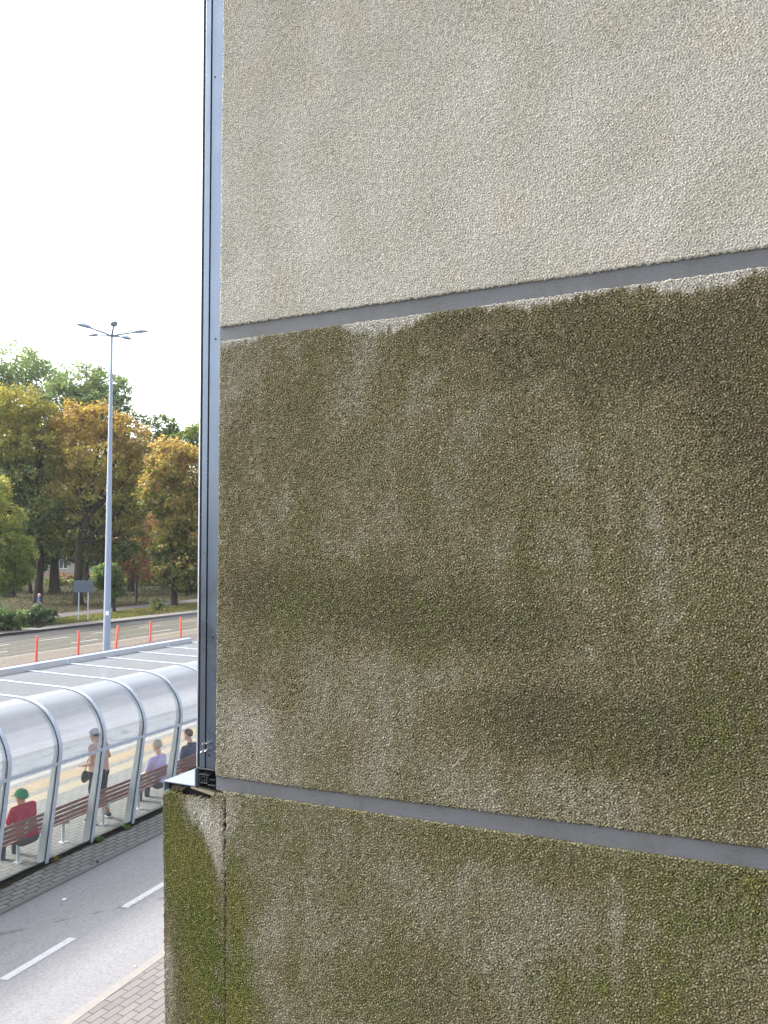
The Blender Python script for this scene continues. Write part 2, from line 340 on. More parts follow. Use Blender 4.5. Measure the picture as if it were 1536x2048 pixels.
def stucco_panel(name, parent, x0, x1d, x1, z0, z0d, z1d, z1, kind, blobs, seed, left=None, top=None, bottom=None, right=None, c=.0015, depth=.013):
    """dense grid of real grain where it can be seen, coarser farther out; edges ragged"""
    xs = np.arange(x0, x1d, c); 
    if x1 > x1d: xs = np.concatenate([xs, np.linspace(x1d, x1, max(int((x1-x1d)/.03), 2))])
    zs = np.arange(z0d, z1d, c)
    if z0 < z0d: zs = np.concatenate([np.linspace(z0, z0d-.01, max(int((z0d-z0)/.03), 2)), zs])
    if z1 > z1d: zs = np.concatenate([zs, np.linspace(z1d+.01, z1, max(int((z1-z1d)/.03), 2))])
    nz, nx = len(zs), len(xs)
    h = field(nz, nx, c, c, .0062, .0062, seed)*.22 + field(nz, nx, c, c, .0042, .0042, seed+1)*.75 + field(nz, nx, c, c, .016, .016, seed+20)*.22
    h = np.clip(h, -2.2, 2.0)
    X, Z = np.meshgrid(xs, zs)
    A = (.00075 if kind != 'clean' else .00058)
    lowf = field(nz, nx, c, c, .35, .25, seed+2)
    Y = 1.63 - A*h - .00035*lowf
    # ragged, softly rounded outline
    def edge(arr_d): return .0022*(1-sm(0, .0028, arr_d))
    rg = field(nz, nx, c, c, .012, .012, seed+3)*.0009
    L = (left(Z) if left else np.full_like(X, x0)); Rr = (right(Z) if right else np.full_like(X, x1))
    T = (top(X) if top else np.full_like(X, z1)); B = (bottom(X) if bottom else np.full_like(X, z0))
    u = (X-x0)/(x1-x0); w = (Z-z0)/(z1-z0)
    X2 = X + (L-x0)*np.clip(1-(X-x0)/.15, 0, 1) + (Rr-x1)*np.clip(1-(x1-X)/.15, 0, 1)
    Z2 = Z + (B-z0)*np.clip(1-w/.3, 0, 1) + (T-z1)*np.clip(1-(1-w)/.3, 0, 1)
    X2 += rg*np.clip(1-(X-x0)/.01, 0, 1); Z2 += rg*(np.clip(1-(Z-z0)/.008, 0, 1)+np.clip(1-(z1-Z)/.008, 0, 1))
    dmin = np.minimum(np.minimum(X-x0, x1-X), np.minimum(Z-z0, z1-Z))
    Y += edge(dmin)
    # colour
    b = np.zeros_like(X); g = np.zeros_like(X); l = np.zeros_like(X)
    n1 = field(nz, nx, c, c, .16, .13, seed+4); n2 = field(nz, nx, c, c, .05, .04, seed+5); n3 = field(nz, nx, c, c, .7, .045, seed+6); n4 = field(nz, nx, c, c, .5, .4, seed+7); n5=field(nz, nx, c, c, .22, .18, seed+8)
    wob = .3*n2
    for (bx, bz, rx, rz, bb, gg, ll) in blobs:
        q = ((X2-bx)/rx)**2 + ((Z2-bz)/rz)**2
        k = np.exp(-q*.9)*(1+wob*.5)
        b += bb*k; g += gg*k; l += ll*k
    if kind == 'clean':
        m = .05 + .014*n1 + .010*n2 + .16*sm(5.75, 6.45, Z2); gr = .10+.05*n5; li = np.zeros_like(X)
        m += .05*sm(.25, -.1, X2-(-1.24))*(1+.2*n2)
    else:
        m = (.93 if kind == 'mid' else .93) + .06*n1 + .035*n2 + .016*n3 + .035*n4 + b*1.4 - .20*l
        gr = (.17 if kind == 'mid' else .36) + .11*n5 + .05*n3 + .04*n2 + g*(1+.22*n3+.12*n2)
        if kind == 'mid':
            px = np.array([p for p, _ in ZTOP], float); dd = np.array([d for _, d in ZTOP], float)
            xw = np.array([on_wall(p, 600)[0] for p in px]); dm = dd/(800+(px-441)*.23)
            dep = np.interp(X2, xw, dm); gap = (5.53-Z2)
            drip = field(nz, nx, c, c, .06, .012, seed+30); clean = (1-sm(dep-.011, dep+.015, gap + .0016*n2 + .0035*drip))*sm(.001, .007, dep)
            m = m*(1-clean) + .06*clean; gr = gr*(1-clean)
            m += .05*np.exp(-((gap-dep-.04)/.05)**2)
            m *= 1-.18*np.exp(-((X2+1.24)/.10)**2)
    m = np.clip(m, 0, 1.6)[..., None]; gr = np.clip(gr, 0, 2.2)[..., None]
    mm = np.clip(m, 0, 1); ci = (CLEAN*(1-mm)+BROWN*mm)*(1-.75*np.clip(m-1, 0, .6))
    gg = np.clip(gr, 0, 1); ci = ci*(1-gg*.72)+GREEN*gg*.72
    ms = np.clip(gr-1, 0, 1); w2 = sm(-.8, 1.2, n5+.6*n3)[..., None]; ci = ci*(1-ms*.8)+(MOSS*(1-w2)+np.array((.100, .100, .014))*w2)*ms*.8
    tint = 1+ .006*n1[..., None]*np.array((1.0, 0, -.8)); ci = ci*tint
    pit = sm(-1.3, 1.5, h)[..., None]                              # grime plus painted occlusion shade darken the pits, grain tops paler
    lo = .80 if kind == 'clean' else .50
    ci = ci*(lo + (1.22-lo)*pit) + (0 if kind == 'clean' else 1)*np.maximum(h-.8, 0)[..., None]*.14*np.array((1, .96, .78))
    ci = ci*(1+.06*field(nz, nx, c, c, .004, .004, seed+9)[..., None])
    ci = np.clip(ci, .004, .9)
    V = np.stack([X2, Y, Z2], -1)
    # turned-back border
    def push(a): a = a.copy(); a[..., 1] = 1.63+depth; return a
    V = np.concatenate([push(V[:1]), V, push(V[-1:])], 0); V = np.concatenate([push(V[:, :1]), V, push(V[:, -1:])], 1)
    Cc = np.concatenate([ci[:1], ci, ci[-1:]], 0); Cc = np.concatenate([Cc[:, :1], Cc, Cc[:, -1:]], 1)
    nz += 2; nx += 2
    me = bpy.data.meshes.new(name); nv = nz*nx
    me.vertices.add(nv); me.vertices.foreach_set('co', V.reshape(-1).astype(np.float32))
    i = np.arange(nv).reshape(nz, nx)
    q = np.stack([i[:-1, :-1], i[:-1, 1:], i[1:, 1:], i[1:, :-1]], -1).reshape(-1, 4)
    me.loops.add(q.size); me.loops.foreach_set('vertex_index', q.reshape(-1).astype(np.int32))
    me.polygons.add(len(q)); me.polygons.foreach_set('loop_start', (np.arange(len(q))*4).astype(np.int32))
    me.update(calc_edges=True)
    at = me.attributes.new('stain_pit_shade', 'FLOAT_COLOR', 'POINT')
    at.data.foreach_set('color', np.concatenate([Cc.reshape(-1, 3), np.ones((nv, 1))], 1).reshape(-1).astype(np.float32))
    return link(name, me, M['stucco'], parent, True)

bld = tag(empty('building', (0, 0, 0)), 'beige stucco building, stained brown and green below its upper grey joint', 'building')
CX = -1.238
zl = lambda x: 4.4405 + (x-CX)*.0152           # upper edge of lower joint
zb = lambda x: 4.411 + (x-CX)*.0095
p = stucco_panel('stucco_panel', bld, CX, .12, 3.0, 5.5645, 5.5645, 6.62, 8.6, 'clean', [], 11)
p['label'] = 'clean pale beige stucco panel above the upper joint'
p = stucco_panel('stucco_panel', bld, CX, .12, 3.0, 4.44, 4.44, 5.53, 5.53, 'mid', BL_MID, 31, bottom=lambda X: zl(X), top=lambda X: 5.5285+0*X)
p['label'] = 'brown stained stucco panel between the two joints'
_jag = np.random.default_rng(5).standard_normal(400)*.0019
_jag = np.convolve(_jag, [.2, .5, .5, .2], 'same')
def crack(Z):
    base = np.interp(Z, [3.0, 3.857, 4.149, 4.268, 4.30, 4.345, 4.37, 4.388, 4.41], [-1.200, -1.202, -1.205, -1.208, -1.2095, -1.2075, -1.2075, -1.212, -1.2185])
    return base + np.interp(Z, np.linspace(3, 4.42, 400), _jag)*np.interp(Z, [4.15, 4.27], [.4, 1.25])
def cw(Z): return np.interp(Z, [3, 3.9, 4.25, 4.27, 4.33, 4.37, 4.41], [.0008, .0011, .0014, .0040, .0034, .0046, .0026])
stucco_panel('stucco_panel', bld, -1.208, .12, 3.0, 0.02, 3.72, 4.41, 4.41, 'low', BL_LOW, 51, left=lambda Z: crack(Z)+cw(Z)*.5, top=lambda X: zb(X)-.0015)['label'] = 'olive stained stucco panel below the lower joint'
_tj = np.random.default_rng(8).standard_normal(60)*.0022
def pl_top(X):
    return np.interp(X, [-1.403, -1.385, -1.363, -1.34, -1.31, -1.25, -1.236, -1.208], [4.381, 4.386, 4.387, 4.383, 4.384, 4.386, 4.4045, 4.402]) + np.interp(X, np.linspace(-1.41, -1.2, 60), _tj)
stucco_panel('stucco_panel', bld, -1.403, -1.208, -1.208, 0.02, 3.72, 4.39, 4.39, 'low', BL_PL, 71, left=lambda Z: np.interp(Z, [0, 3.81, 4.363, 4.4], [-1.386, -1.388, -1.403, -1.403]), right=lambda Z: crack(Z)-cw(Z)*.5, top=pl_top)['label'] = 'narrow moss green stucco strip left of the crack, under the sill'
# wall core behind the panels
m = MB(); m.box(CX+.004, 3.0, 1.645, 8.6, 0, 8.6); m.box(-1.385, CX+.003, 1.650, 8.6, 0, 4.372)
m.build('wall_core', M['plain_render'], bld)
m = MB(); m.box(-1.216, -1.198, 1.6405, 1.6445, .1, 4.40); m.build('crack', M['dark_gap'], bld)
# grey joints
def joint(za, zbb, name='joint_band'):
    me = MB(); xs = np.linspace(CX-.0005, 3.0, 60)
    for a, b_ in zip(xs[:-1], xs[1:]):
        me.add([(a,1.6350,zbb(a)-.002),(b_,1.6350,zbb(b_)-.002),(b_,1.6350,za(b_)+.002),(a,1.6350,za(a)+.002)], [(0,1,2,3)])
    n = len(me.v)
    me.add([(CX-.0005,1.6350,zbb(CX)-.002),(CX-.0005,1.6350,za(CX)+.002),(CX-.0005,1.6445,za(CX)+.002),(CX-.0005,1.6445,zbb(CX)-.002)], [(0,1,2,3)])
    return me.build(name, M['joint'], bld)
joint(lambda x: 5.564, lambda x: 5.529)
joint(lambda x: zl(x)+.001, lambda x: zb(x)-.001)

# window frame: the end mullion of the glass facade, seen from its side
fr = MB(); FZ0, FZ1 = 4.456, 8.6
def fx(o, z):                                   # offset measured at the foot of the frame, slightly narrower higher up
    k = np.interp(z, [4.45, 6.44, 8.6], [1.0, 1.10, 1.12]); return CX - .003 - o*k
def strip(mb, o0, o1, y0, y1, za=FZ0, zz=FZ1):
    for a, b_ in ((za, 6.44), (6.44, zz)):
        P = [(fx(o1,a),y0,a),(fx(o0,a),y0,a),(fx(o0,a),y1,a),(fx(o1,a),y1,a),(fx(o1,b_),y0,b_),(fx(o0,b_),y0,b_),(fx(o0,b_),y1,b_),(fx(o1,b_),y1,b_)]
        mb.add(P, [(3,2,1,0),(4,5,6,7),(0,1,5,4),(1,2,6,5),(2,3,7,6),(3,0,4,7)])
fob = empty('window_frame'); fob.parent = bld
strip(fr, .0015, .0335, 1.640, 1.70); strip(fr, .0355, .0510, 1.6375, 1.70)
fr.build('frame_profile', M['frame'], fob, bevel=.0008)
g = MB(); strip(g, .0335, .0355, 1.6415, 1.70); strip(g, .0510, .0585, 1.6405, 1.70); strip(g, -.0015, .0015, 1.645, 1.70)
g.build('gasket', M['black'], fob)
g = MB(); strip(g, .0585, .0620, 1.638, 1.70); g.build('pane_edge', M['alu'], fob)
for px_, py_ in ((430,154),(431,678),(425,1275),(418,1511)):
    x, z = on_wall(px_, py_, 1.64); r = .0042 if py_ > 1200 else .003
    if py_ > 1500: r = .0036
    ring = [(x+r*math.cos(a), 1.6393, z+r*math.sin(a)) for a in np.linspace(0, 2*math.pi, 15)[:-1]]
    back = [(q[0], 1.6402, q[2]) for q in ring]
    g = MB(); g.add(ring+back, [tuple(range(14))]+[(i, (i+1) % 14, 14+(i+1) % 14, 14+i) for i in range(14)])
    g.build('screw_hole', M['black'], fob)
for i, (px_, py_) in enumerate(((411,1487),(418,1486),(409.5,1501.5),(418,1499))):
    x, z = on_wall(px_, py_, 1.635); g = MB()
    g.tube([(x, 1.642, z), (x-.0012, 1.634, z+.0008), (x-.003, 1.627, z+.0003)], [.0028, .0030, .0022], 10)
    if i >= 2: g.tube([(x-.002, 1.630, z), (x-.008, 1.628, z-.004)], [.0016, .0013], 8)
    g.build('bolt', M['bolt'], fob, True)
# facade glass and mullions along the street side
gf = MB(); gf.box(-1.292, -1.284, 1.72, 8.6, 4.47, 8.6); gf.build('facade_glass', M['glass_dark'] if 'glass_dark' in M else paint('dark_glass', (.03, .04, .05), .08, 0, .1, 2, .8, 0), bld)
gm = MB()
for y in (3.1, 4.5, 5.9, 7.3, 8.55): gm.box(-1.30, -1.25, y, y+.05, 4.47, 8.6)
for z in (5.9, 7.3): gm.box(-1.299, -1.251, 1.72, 8.6, z, z+.05)
gm.build('facade_mullion', M['frame'], bld)
# sill and the open profile ends under the frame
sl = MB(); sl.box(-1.403, -1.3015, 1.6335, 8.6, 4.4075, 4.4105); sl.box(-1.4035, -1.4005, 1.6335, 8.6, 4.386, 4.4075)
sl.box(-1.3045, -1.3015, 1.6335, 8.6, 4.4105, 4.452)
sl.build('window_sill', M['sill'], bld, bevel=.0006)
dk = MB(); dk.box(-1.3995, CX-.001, 1.652, 1.72, 4.372, 4.4068); dk.box(-1.3008, CX-.001, 1.662, 1.72, 4.4068, 4.4555); dk.build('dark_gap', M['dark_gap'], bld)
br = MB()
br.box(-1.3005, CX-.002, 1.6345, 1.66, 4.4525, 4.4556)
br.box(-1.297, -1.2955, 1.636, 1.66, 4.412, 4.447); br.box(-1.2945, -1.2615, 1.636, 1.66, 4.4385, 4.4405)
br.box(-1.2935, -1.2915, 1.637, 1.66, 4.4205, 4.438); br.box(-1.2705, -1.2685, 1.637, 1.66, 4.4205, 4.438); br.box(-1.2935, -1.2685, 1.6375, 1.66, 4.4175, 4.4195)
br.box(-1.2665, -1.243, 1.6375, 1.66, 4.4145, 4.4165); br.box(-1.262, -1.2445, 1.6385, 1.66, 4.4285, 4.4300)
for a0 in range(0, 360, 40):
    a = R(a0); b_ = R(a0+40); cx, cz, r1, r2 = -1.281, 4.4290, .0068, .0056
    br.add([(cx+r1*math.cos(a),1.638,cz+r1*math.sin(a)),(cx+r1*math.cos(b_),1.638,cz+r1*math.sin(b_)),(cx+r2*math.cos(b_),1.638,cz+r2*math.sin(b_)),(cx+r2*math.cos(a),1.638,cz+r2*math.sin(a))],[(0,1,2,3)])
br.build('bracket', M['alu_edge'], bld, bevel=.0004)
wd = MB(); wd.add([(-1.318,1.634,4.4025),(-1.2395,1.634,4.3905),(-1.2395,1.66,4.3905),(-1.318,1.66,4.4025),(-1.314,1.634,4.4068),(-1.2395,1.634,4.3965),(-1.2395,1.66,4.3965),(-1.314,1.66,4.4068)], [(3,2,1,0),(4,5,6,7),(0,1,5,4),(1,2,6,5),(2,3,7,6),(3,0,4,7)])
wd.build('packing_strip', M['plain_render'], bld)
fb = MB()
for i in range(16):
    x = -1.392+.038*random.random(); fb.tube([(x, 1.645, 4.383), (x+.004+random.random()*.006, 1.642, 4.392), (x+.008+random.random()*.012, 1.644, 4.399+random.random()*.004)], [.0011, .0008, .0005], 5)
tag(fb.build('frayed_fibre', M['fibre'], bld))

# ------------------------------------------------------------------ ground, roads, paths
def sheet(name, pts, z, mat, thick=None, kind='structure'):
    """polygon given as near edge points then far edge points, street order"""
    m = MB(); n = len(pts)
    zb_ = z-(thick or .0)
    if thick:
        m.add([(x, y, z) for x, y in pts]+[(x, y, zb_) for x, y in pts], [tuple(range(n))]+[((i+1) % n, i, n+i, n+(i+1) % n) for i in range(n)])
    else: m.add([(x, y, z) for x, y in pts], [tuple(range(n))])
    o = m.build(name, mat)
    bm = bmesh.new(); bm.from_mesh(o.data); bmesh.ops.recalc_face_normals(bm, faces=bm.faces)
    if not thick:
        for f in bm.faces:
            if f.normal.z < 0: f.normal_flip()
    bm.to_mesh(o.data); bm.free()
    o['kind'] = kind; return o
def sline(sx, t): q = S(sx, t); return (q.x, q.y)
def sstrip(a, b, t0=-25, t1=60): return [sline(a, t0), sline(b, t0), sline(b, t1), sline(a, t1)]
sheet('ground', [(60, -60), (60, 400), (-420, 400), (-420, -60)], -.16, M['park'])
sheet('road', sstrip(-6.50, -9.205), -.004, M['asphalt_near'], .15)
sheet('kerb', sstrip(-6.385, -6.50), .034, M['kerb'], .18)
sheet('pavement', sstrip(6.0, -6.39), .030, M['pave_near'], .18)
sheet('kerb', sstrip(-9.205, -9.27), .026, M['kerb_grey'], .18)
sheet('pavement', sstrip(-9.27, -9.90), .022, M['pave_shelter'], .16)
sheet('platform', sstrip(-9.90, -12.60), .018, M['pave_platform'], .15)
sheet('platform', sstrip(-12.60, -12.98), .019, M['pave_cream'], .15)
sheet('platform', sstrip(-12.98, -13.20), .018, M['pave_platform'], .15)
sheet('platform', sstrip(-13.20, -13.72), .019, M['pave_orange'], .15)
sheet('platform', sstrip(-13.72, -13.95), .018, M['pave_platform'], .15)
sheet('kerb', sstrip(-13.95, -14.15), .02, M['kerb'], .18)
sheet('road', sstrip(-14.15, -16.1), -.10, M['concrete_blue'], .05)
sheet('road', sstrip(-16.1, -26.2), -.096, M['concrete_lane'], .05)
def xe(x0, y0, x1, y1, y): return x0+(x1-x0)*(y-y0)/(y1-y0)
ne = lambda y: xe(-32.0, 26.0, -32.7, 40.8, y)
Y0, Y1 = -20, 140
sheet('kerb', [(-26.1-.5,Y0), (-26.5-.5,Y0), (-26.5-4,Y1), (-26.1-4,Y1)], .03, M['kerb_grey'], .2)
sheet('pavement', [(-26.9,Y0), (ne(Y0)+.2,Y0), (ne(Y1)+.2,Y1), (-30.4,Y1)], .012, M['pave_pink'], .18)
sheet('kerb', [(ne(Y0)+.2,Y0), (ne(Y0),Y0), (ne(Y1),Y1), (ne(Y1)+.2,Y1)], .018, M['kerb'], .2)
sheet('road', [(ne(Y0),Y0), (-41.3,Y0), (-41.1,Y1), (ne(Y1),Y1)], -.12, M['asphalt_far'], .05)
sheet('road', [(-40.1,Y0), (-41.3,Y0), (-41.1,Y1), (-40.6,Y1)], -.1155, M['asphalt_dark'])
sheet('kerb', [(-41.3,Y0), (-42.9,Y0), (-42.5,Y1), (-41.1,Y1)], .012, M['kerb_grey'], .2)
pn = lambda y: -46.8-.105*(y-43)
sheet('grass_verge', [(-42.9,Y0), (pn(Y0),Y0), (pn(Y1),Y1), (-42.5,Y1)], .008, M['verge'], .2)
sheet('path', [(pn(Y0),Y0), (pn(Y0)-3.1,Y0), (pn(Y1)-3.1,Y1), (pn(Y1),Y1)], .02, M['asphalt_path'], .2)
sheet('park_lawn', [(pn(Y0)-3.1,Y0), (-400,Y0), (-400,380), (pn(Y1)-3.1,Y1)], -.02, M['park'], .1)
# painted dashes
for k in range(-3, 12):
    t = 7.10+2.05*k; j = sheet('lane_marking', [sline(-7.755, t), sline(-7.865, t-.02), sline(-7.865, t+1.07), sline(-7.755, t+1.09)], 0.0005, M['marking'])
ym = [(20.5,22.6),(24.5,26.6),(28.6,30.7),(32.66,34.8),(36.8,38.8),(40.8,43.0),(45.5,47.6),(49.6,51.8)]
for i, (a, b_) in enumerate(ym):
    x = -37.1 - (.25 if a > 36 else 0) - (.4 if a > 44 else 0)
    sheet('lane_marking', [(x+.07,a),(x-.07,a),(x-.07-.02,b_),(x+.07-.02,b_)], -.1115, M['marking'])
for a, b_ in [(20,22),(26.4,28.55),(32.65,34.65),(38.98,40.96),(45.3,47.3)]:
    sheet('lane_marking', [(-34.58,a),(-34.72,a),(-34.74,b_),(-34.60,b_)], -.1115, M['marking'])
# dirt line under the glass
m = MB(); ds = np.linspace(5.4, 17.4, 160)
dn = np.convolve(np.random.default_rng(3).standard_normal(160), np.ones(5)/5, 'same')
for i in range(159):
    w0 = -9.93+.045+.05*dn[i]+.03*math.sin(ds[i]*2.2); w1 = -9.93+.045+.05*dn[i+1]+.03*math.sin(ds[i+1]*2.2)
    a = S(w0, ds[i], .0262); b_ = S(-9.99, ds[i], .0262); c_ = S(-9.99, ds[i+1], .0262); d_ = S(w1, ds[i+1], .0262)
    m.add([a, d_, c_, b_], [(0, 1, 2, 3)])
tag(m.build('dirt', M['dirt']), 'dark damp dirt collected along the foot of the shelter glass', 'dirt', kind='stuff')

# ------------------------------------------------------------------ bus shelter
PR = [(0,0),(.065,.44),(.13,.885),(.185,1.26),(.225,1.58),(.25,1.78),(.235,1.92),(.19,2.05),(.12,2.18),(.04,2.28),(-.07,2.385),(-.2,2.46),(-.36,2.515),(-.5,2.542),(-.68,2.558),(-1.1,2.566),(-1.6,2.575),(-2.1,2.585),(-2.62,2.595)]
def cr(P, n=3):
    out = []
    for i in range(len(P)-1):
        p0 = P[max(i-1,0)]; p1 = P[i]; p2 = P[i+1]; p3 = P[min(i+2, len(P)-1)]
        for k in range(n):
            t = k/n
            out.append(tuple(.5*((2*p1[j])+(-p0[j]+p2[j])*t+(2*p0[j]-5*p1[j]+4*p2[j]-p3[j])*t*t+(-p0[j]+3*p1[j]-3*p2[j]+p3[j])*t**3) for j in (0, 1)))
    out.append(P[-1]); return out
PC = cr(PR)
SX0 = -10.0
def offs(P, d):
    """profile moved outward by d"""
    out = []
    for i, (a, z) in enumerate(P):
        p = P[max(i-1,0)]; q = P[min(i+1,len(P)-1)]
        tx, tz = q[0]-p[0], q[1]-p[1]; L_ = math.hypot(tx, tz); out.append((a+tz/L_*d, z-tx/L_*d))
    return out
def sweep(mb, P, d0, d1, t0, t1, z0=.02):
    A = offs(P, d0); B = offs(P, d1); n = len(P); vs = []
    for (a, z), (b, w) in zip(A, B):
        vs += [S(SX0+a, t0, z+z0), S(SX0+b, t0, w+z0), S(SX0+b, t1, w+z0), S(SX0+a, t1, z+z0)]
    fs = [(0,1,2,3), tuple(4*(n-1)+k for k in (3,2,1,0))]
    for i in range(n-1):
        for k in range(4): fs.append((4*i+k, 4*(i+1)+k, 4*(i+1)+(k+1) % 4, 4*i+(k+1) % 4))
    mb.add(vs, fs)
def fixn(o):
    bm = bmesh.new(); bm.from_mesh(o.data); bmesh.ops.recalc_face_normals(bm, faces=bm.faces); bm.to_mesh(o.data); bm.free(); return o
shel = tag(empty('bus_shelter', S(SX0, 12)), 'long bus shelter with curved clear panes between grey steel arches beside the near road', 'bus shelter')
shel.location = (0, 0, 0)
TS = [4.9, 5.9, 6.9, 7.88, 8.87, 9.86, 10.85, 11.88, 12.95, 14.02, 15.07, 16.1, 17.12]
iR = next(i for i, p_ in enumerate(PC) if p_[1] >= 1.6)            # rail height
iT = next(i for i, p_ in enumerate(PC) if p_[0] < -.42)            # start of the flat roof
for t in TS:
    m = MB(); sweep(m, PC, .012, .026, t-.032, t+.032); A = offs(PC, .027)
    acc = 0
    for i in range(1, len(PC)):
        acc += math.dist(PC[i], PC[i-1])
        if acc > .19:
            acc = 0; q = A[i]; c_ = S(SX0+q[0], t, q[1]+.02); m.ell(c_, (.009, .009, .009), None, 8, 5)
    b = fixn(m.build('glazing_bar', M['steel_light'], shel))
    m = MB(); sweep(m, PC, -.002, .0115, t-.0335, t-.028); sweep(m, PC, -.002, .0115, t+.028, t+.0335); fixn(m.build('gasket', M['black'], b))
    # deep curved column on the inner side
    Pc = PC[:iT+10]; m = MB()
    A = offs(Pc, -.010); n = len(Pc); dep = [max(.05, .15-.045*z) for _, z in Pc]
    vs = []
    for i in range(n):
        a0 = A[i]
        vs_ = None
    B = [offs(Pc, -.010-d_)[i] for i, d_ in enumerate(dep)]
    for (a, z), (b2, w) in zip(A, B):
        w_ = max(w, 0.0); vs += [S(SX0+a, t-.05, z+.02), S(SX0+b2, t-.05, w_+.02), S(SX0+b2, t+.05, w_+.02), S(SX0+a, t+.05, z+.02)]
    fs = [(0,1,2,3), tuple(4*(n-1)+k for k in (3,2,1,0))]
    for i in range(n-1):
        for k in range(4): fs.append((4*i+k, 4*(i+1)+k, 4*(i+1)+(k+1) % 4, 4*i+(k+1) % 4))
    m.add(vs, fs); fixn(m.build('column', M['steel_dark'], shel, bevel=.008))
for t0, t1 in zip(TS[:-1], TS[1:]):
    a, b_ = t0+.030, t1-.030
    m = MB(); q0 = offs(PC, .012)[iR]; 
    P2 = [PC[iR-1], PC[iR], PC[iR+1]]
    za = PC[iR][1]
    def pz(z, d):
        for k in range(len(PC)-1):
            if PC[k][1] <= z <= PC[k+1][1]:
                u = (z-PC[k][1])/(PC[k+1][1]-PC[k][1]); x = PC[k][0]+(PC[k+1][0]-PC[k][0])*u; return x+d
    seg = [(pz(z, 0), z) for z in (1.575, 1.60, 1.625)]
    sweep(m, seg, .010, .030, a+.003, b_-.003)
    for k in range(4):
        c_ = S(SX0+pz(1.60, .033), a+.12+(b_-a-.24)*k/3, 1.62); m.ell(c_, (.008, .008, .008), None, 8, 5)
    fixn(m.build('rail', M['steel_light'], shel))
    m = MB(); sweep(m, PC[1:2] and [(pz(.06,0),.06)]+[p_ for p_ in PC if .07 < p_[1] < 1.55]+[(pz(1.575,0),1.575)], 0, .008, a, b_)
    fixn(m.build('lower_pane', M['glass_lower'], shel, True))
    m = MB(); sweep(m, [(pz(1.625,0),1.625)]+PC[iR+1:], 0, .008, a, b_)
    fixn(m.build('curved_pane', M['glass_upper'], shel, True))
    m = MB(); sweep(m, [(pz(.0,0),.0), (pz(.05,0),.05)], -.012, .012, a, b_); fixn(m.build('base_strip', M['black'], shel))
m = MB(); GX = SX0-2.62
m.box(GX-.14, GX-.005, TS[0], TS[-1]+.08, 2.56, 2.715, S); m.box(GX-.10, GX+.03, TS[0], TS[-1]+.02, 2.50, 2.559, S)
gb = m.build('gutter', M['gutter'], shel)
m = MB(); m.box(GX-.19, GX-.002, TS[0], TS[-1]+.11, 2.716, 2.732, S); m.box(GX-.192, GX-.1885, TS[0], TS[-1]+.11, 2.60, 2.7155, S); m.build('gutter_cap', M['gutter_cap'], gb)
for t in (7.2, 9.65, 12.9, 16.2): m = MB(); m.box(GX-.004, GX+.002, t, t+.035, 2.60, 2.712, S); m.build('gutter_clip', M['steel_dark'], gb)
for t in TS: m = MB(); m.box(GX-.12, GX-.02, t-.05, t+.05, 2.40, 2.499, S); m.build('beam_seat', M['steel_dark'], gb)
m = MB()
for t in (7.88, 11.88, 16.1): m.tube([S(GX-.07, t, .01), S(GX-.07, t, 2.40)], .045, 12)
# (rear posts are slim and stand beyond the seating)
m = MB(); fl = rng.random((26, 3))
for u, v_, w in fl:
    sx = SX0-.55-2.0*u; t = 8+8.6*v_; zz = np.interp(-(sx-SX0), [.5, .68, 1.6, 2.62], [2.542, 2.558, 2.575, 2.595])+.0335
    c_ = S(sx, t, zz+.001); r0 = .012+.02*w; a0 = 6.28*w
    m.add([c_+Vector((r0*math.cos(a0+a), .5*r0*math.sin(a0+a), 0)) for a in (0, 1.3, 2.6, 3.9, 5.2)], [(0,1,2,3,4)])
tag(m.build('fallen_leaves', paint('dead_leaf', (.12, .075, .04), .9), None), 'few small brown leaves lying on the flat shelter roof', 'leaves', kind='stuff')

# ------------------------------------------------------------------ bench
bench = tag(empty('bench', (0, 0, 0)), 'long brown slatted bench on steel legs inside the bus shelter', 'bench')
T0, T1 = 6.2, 16.9
sb = [( -10.235, .665, .722), (-10.255, .585, .645), (-10.275, .505, .565), (-10.295, .425, .485)]
m = MB()
for sx, z0, z1 in sb:
    m.box(0, .022, T0, T1, z0, z1, lambda x, y, z, sx=sx, z0=z0: S(sx-x+(z-z0)*.25, y, z+.02))
m.build('backrest', M['wood'], bench, bevel=.004)
m = MB()
for i in range(3):
    sx = -10.335-.09*i; m.box(sx-.075, sx, T0, T1, .372+.004*i, .398+.004*i, lambda x, y, z: S(x, y, z+.02))
m.build('seat', M['wood'], bench, bevel=.004)
for k in range(11):
    t = 6.86+.955*k
    m = MB(); m.tube([S(-10.455, t, .02), S(-10.455, t, .372)], .027, 12); m.box(-10.52, -10.39, t-.05, t+.05, .019, .027, S); m.build('leg', M['steel_dark'], bench, True)
    m = MB(); m.box(-10.60, -10.33, t-.022, t+.022, .345, .388, S)
    m.box(0, .03, t-.022, t+.022, .39, .72, lambda x, y, z: S(-10.325-x+(z-.39)*.25+.005, y, z)); m.build('bracket', M['steel_dark'], bench)

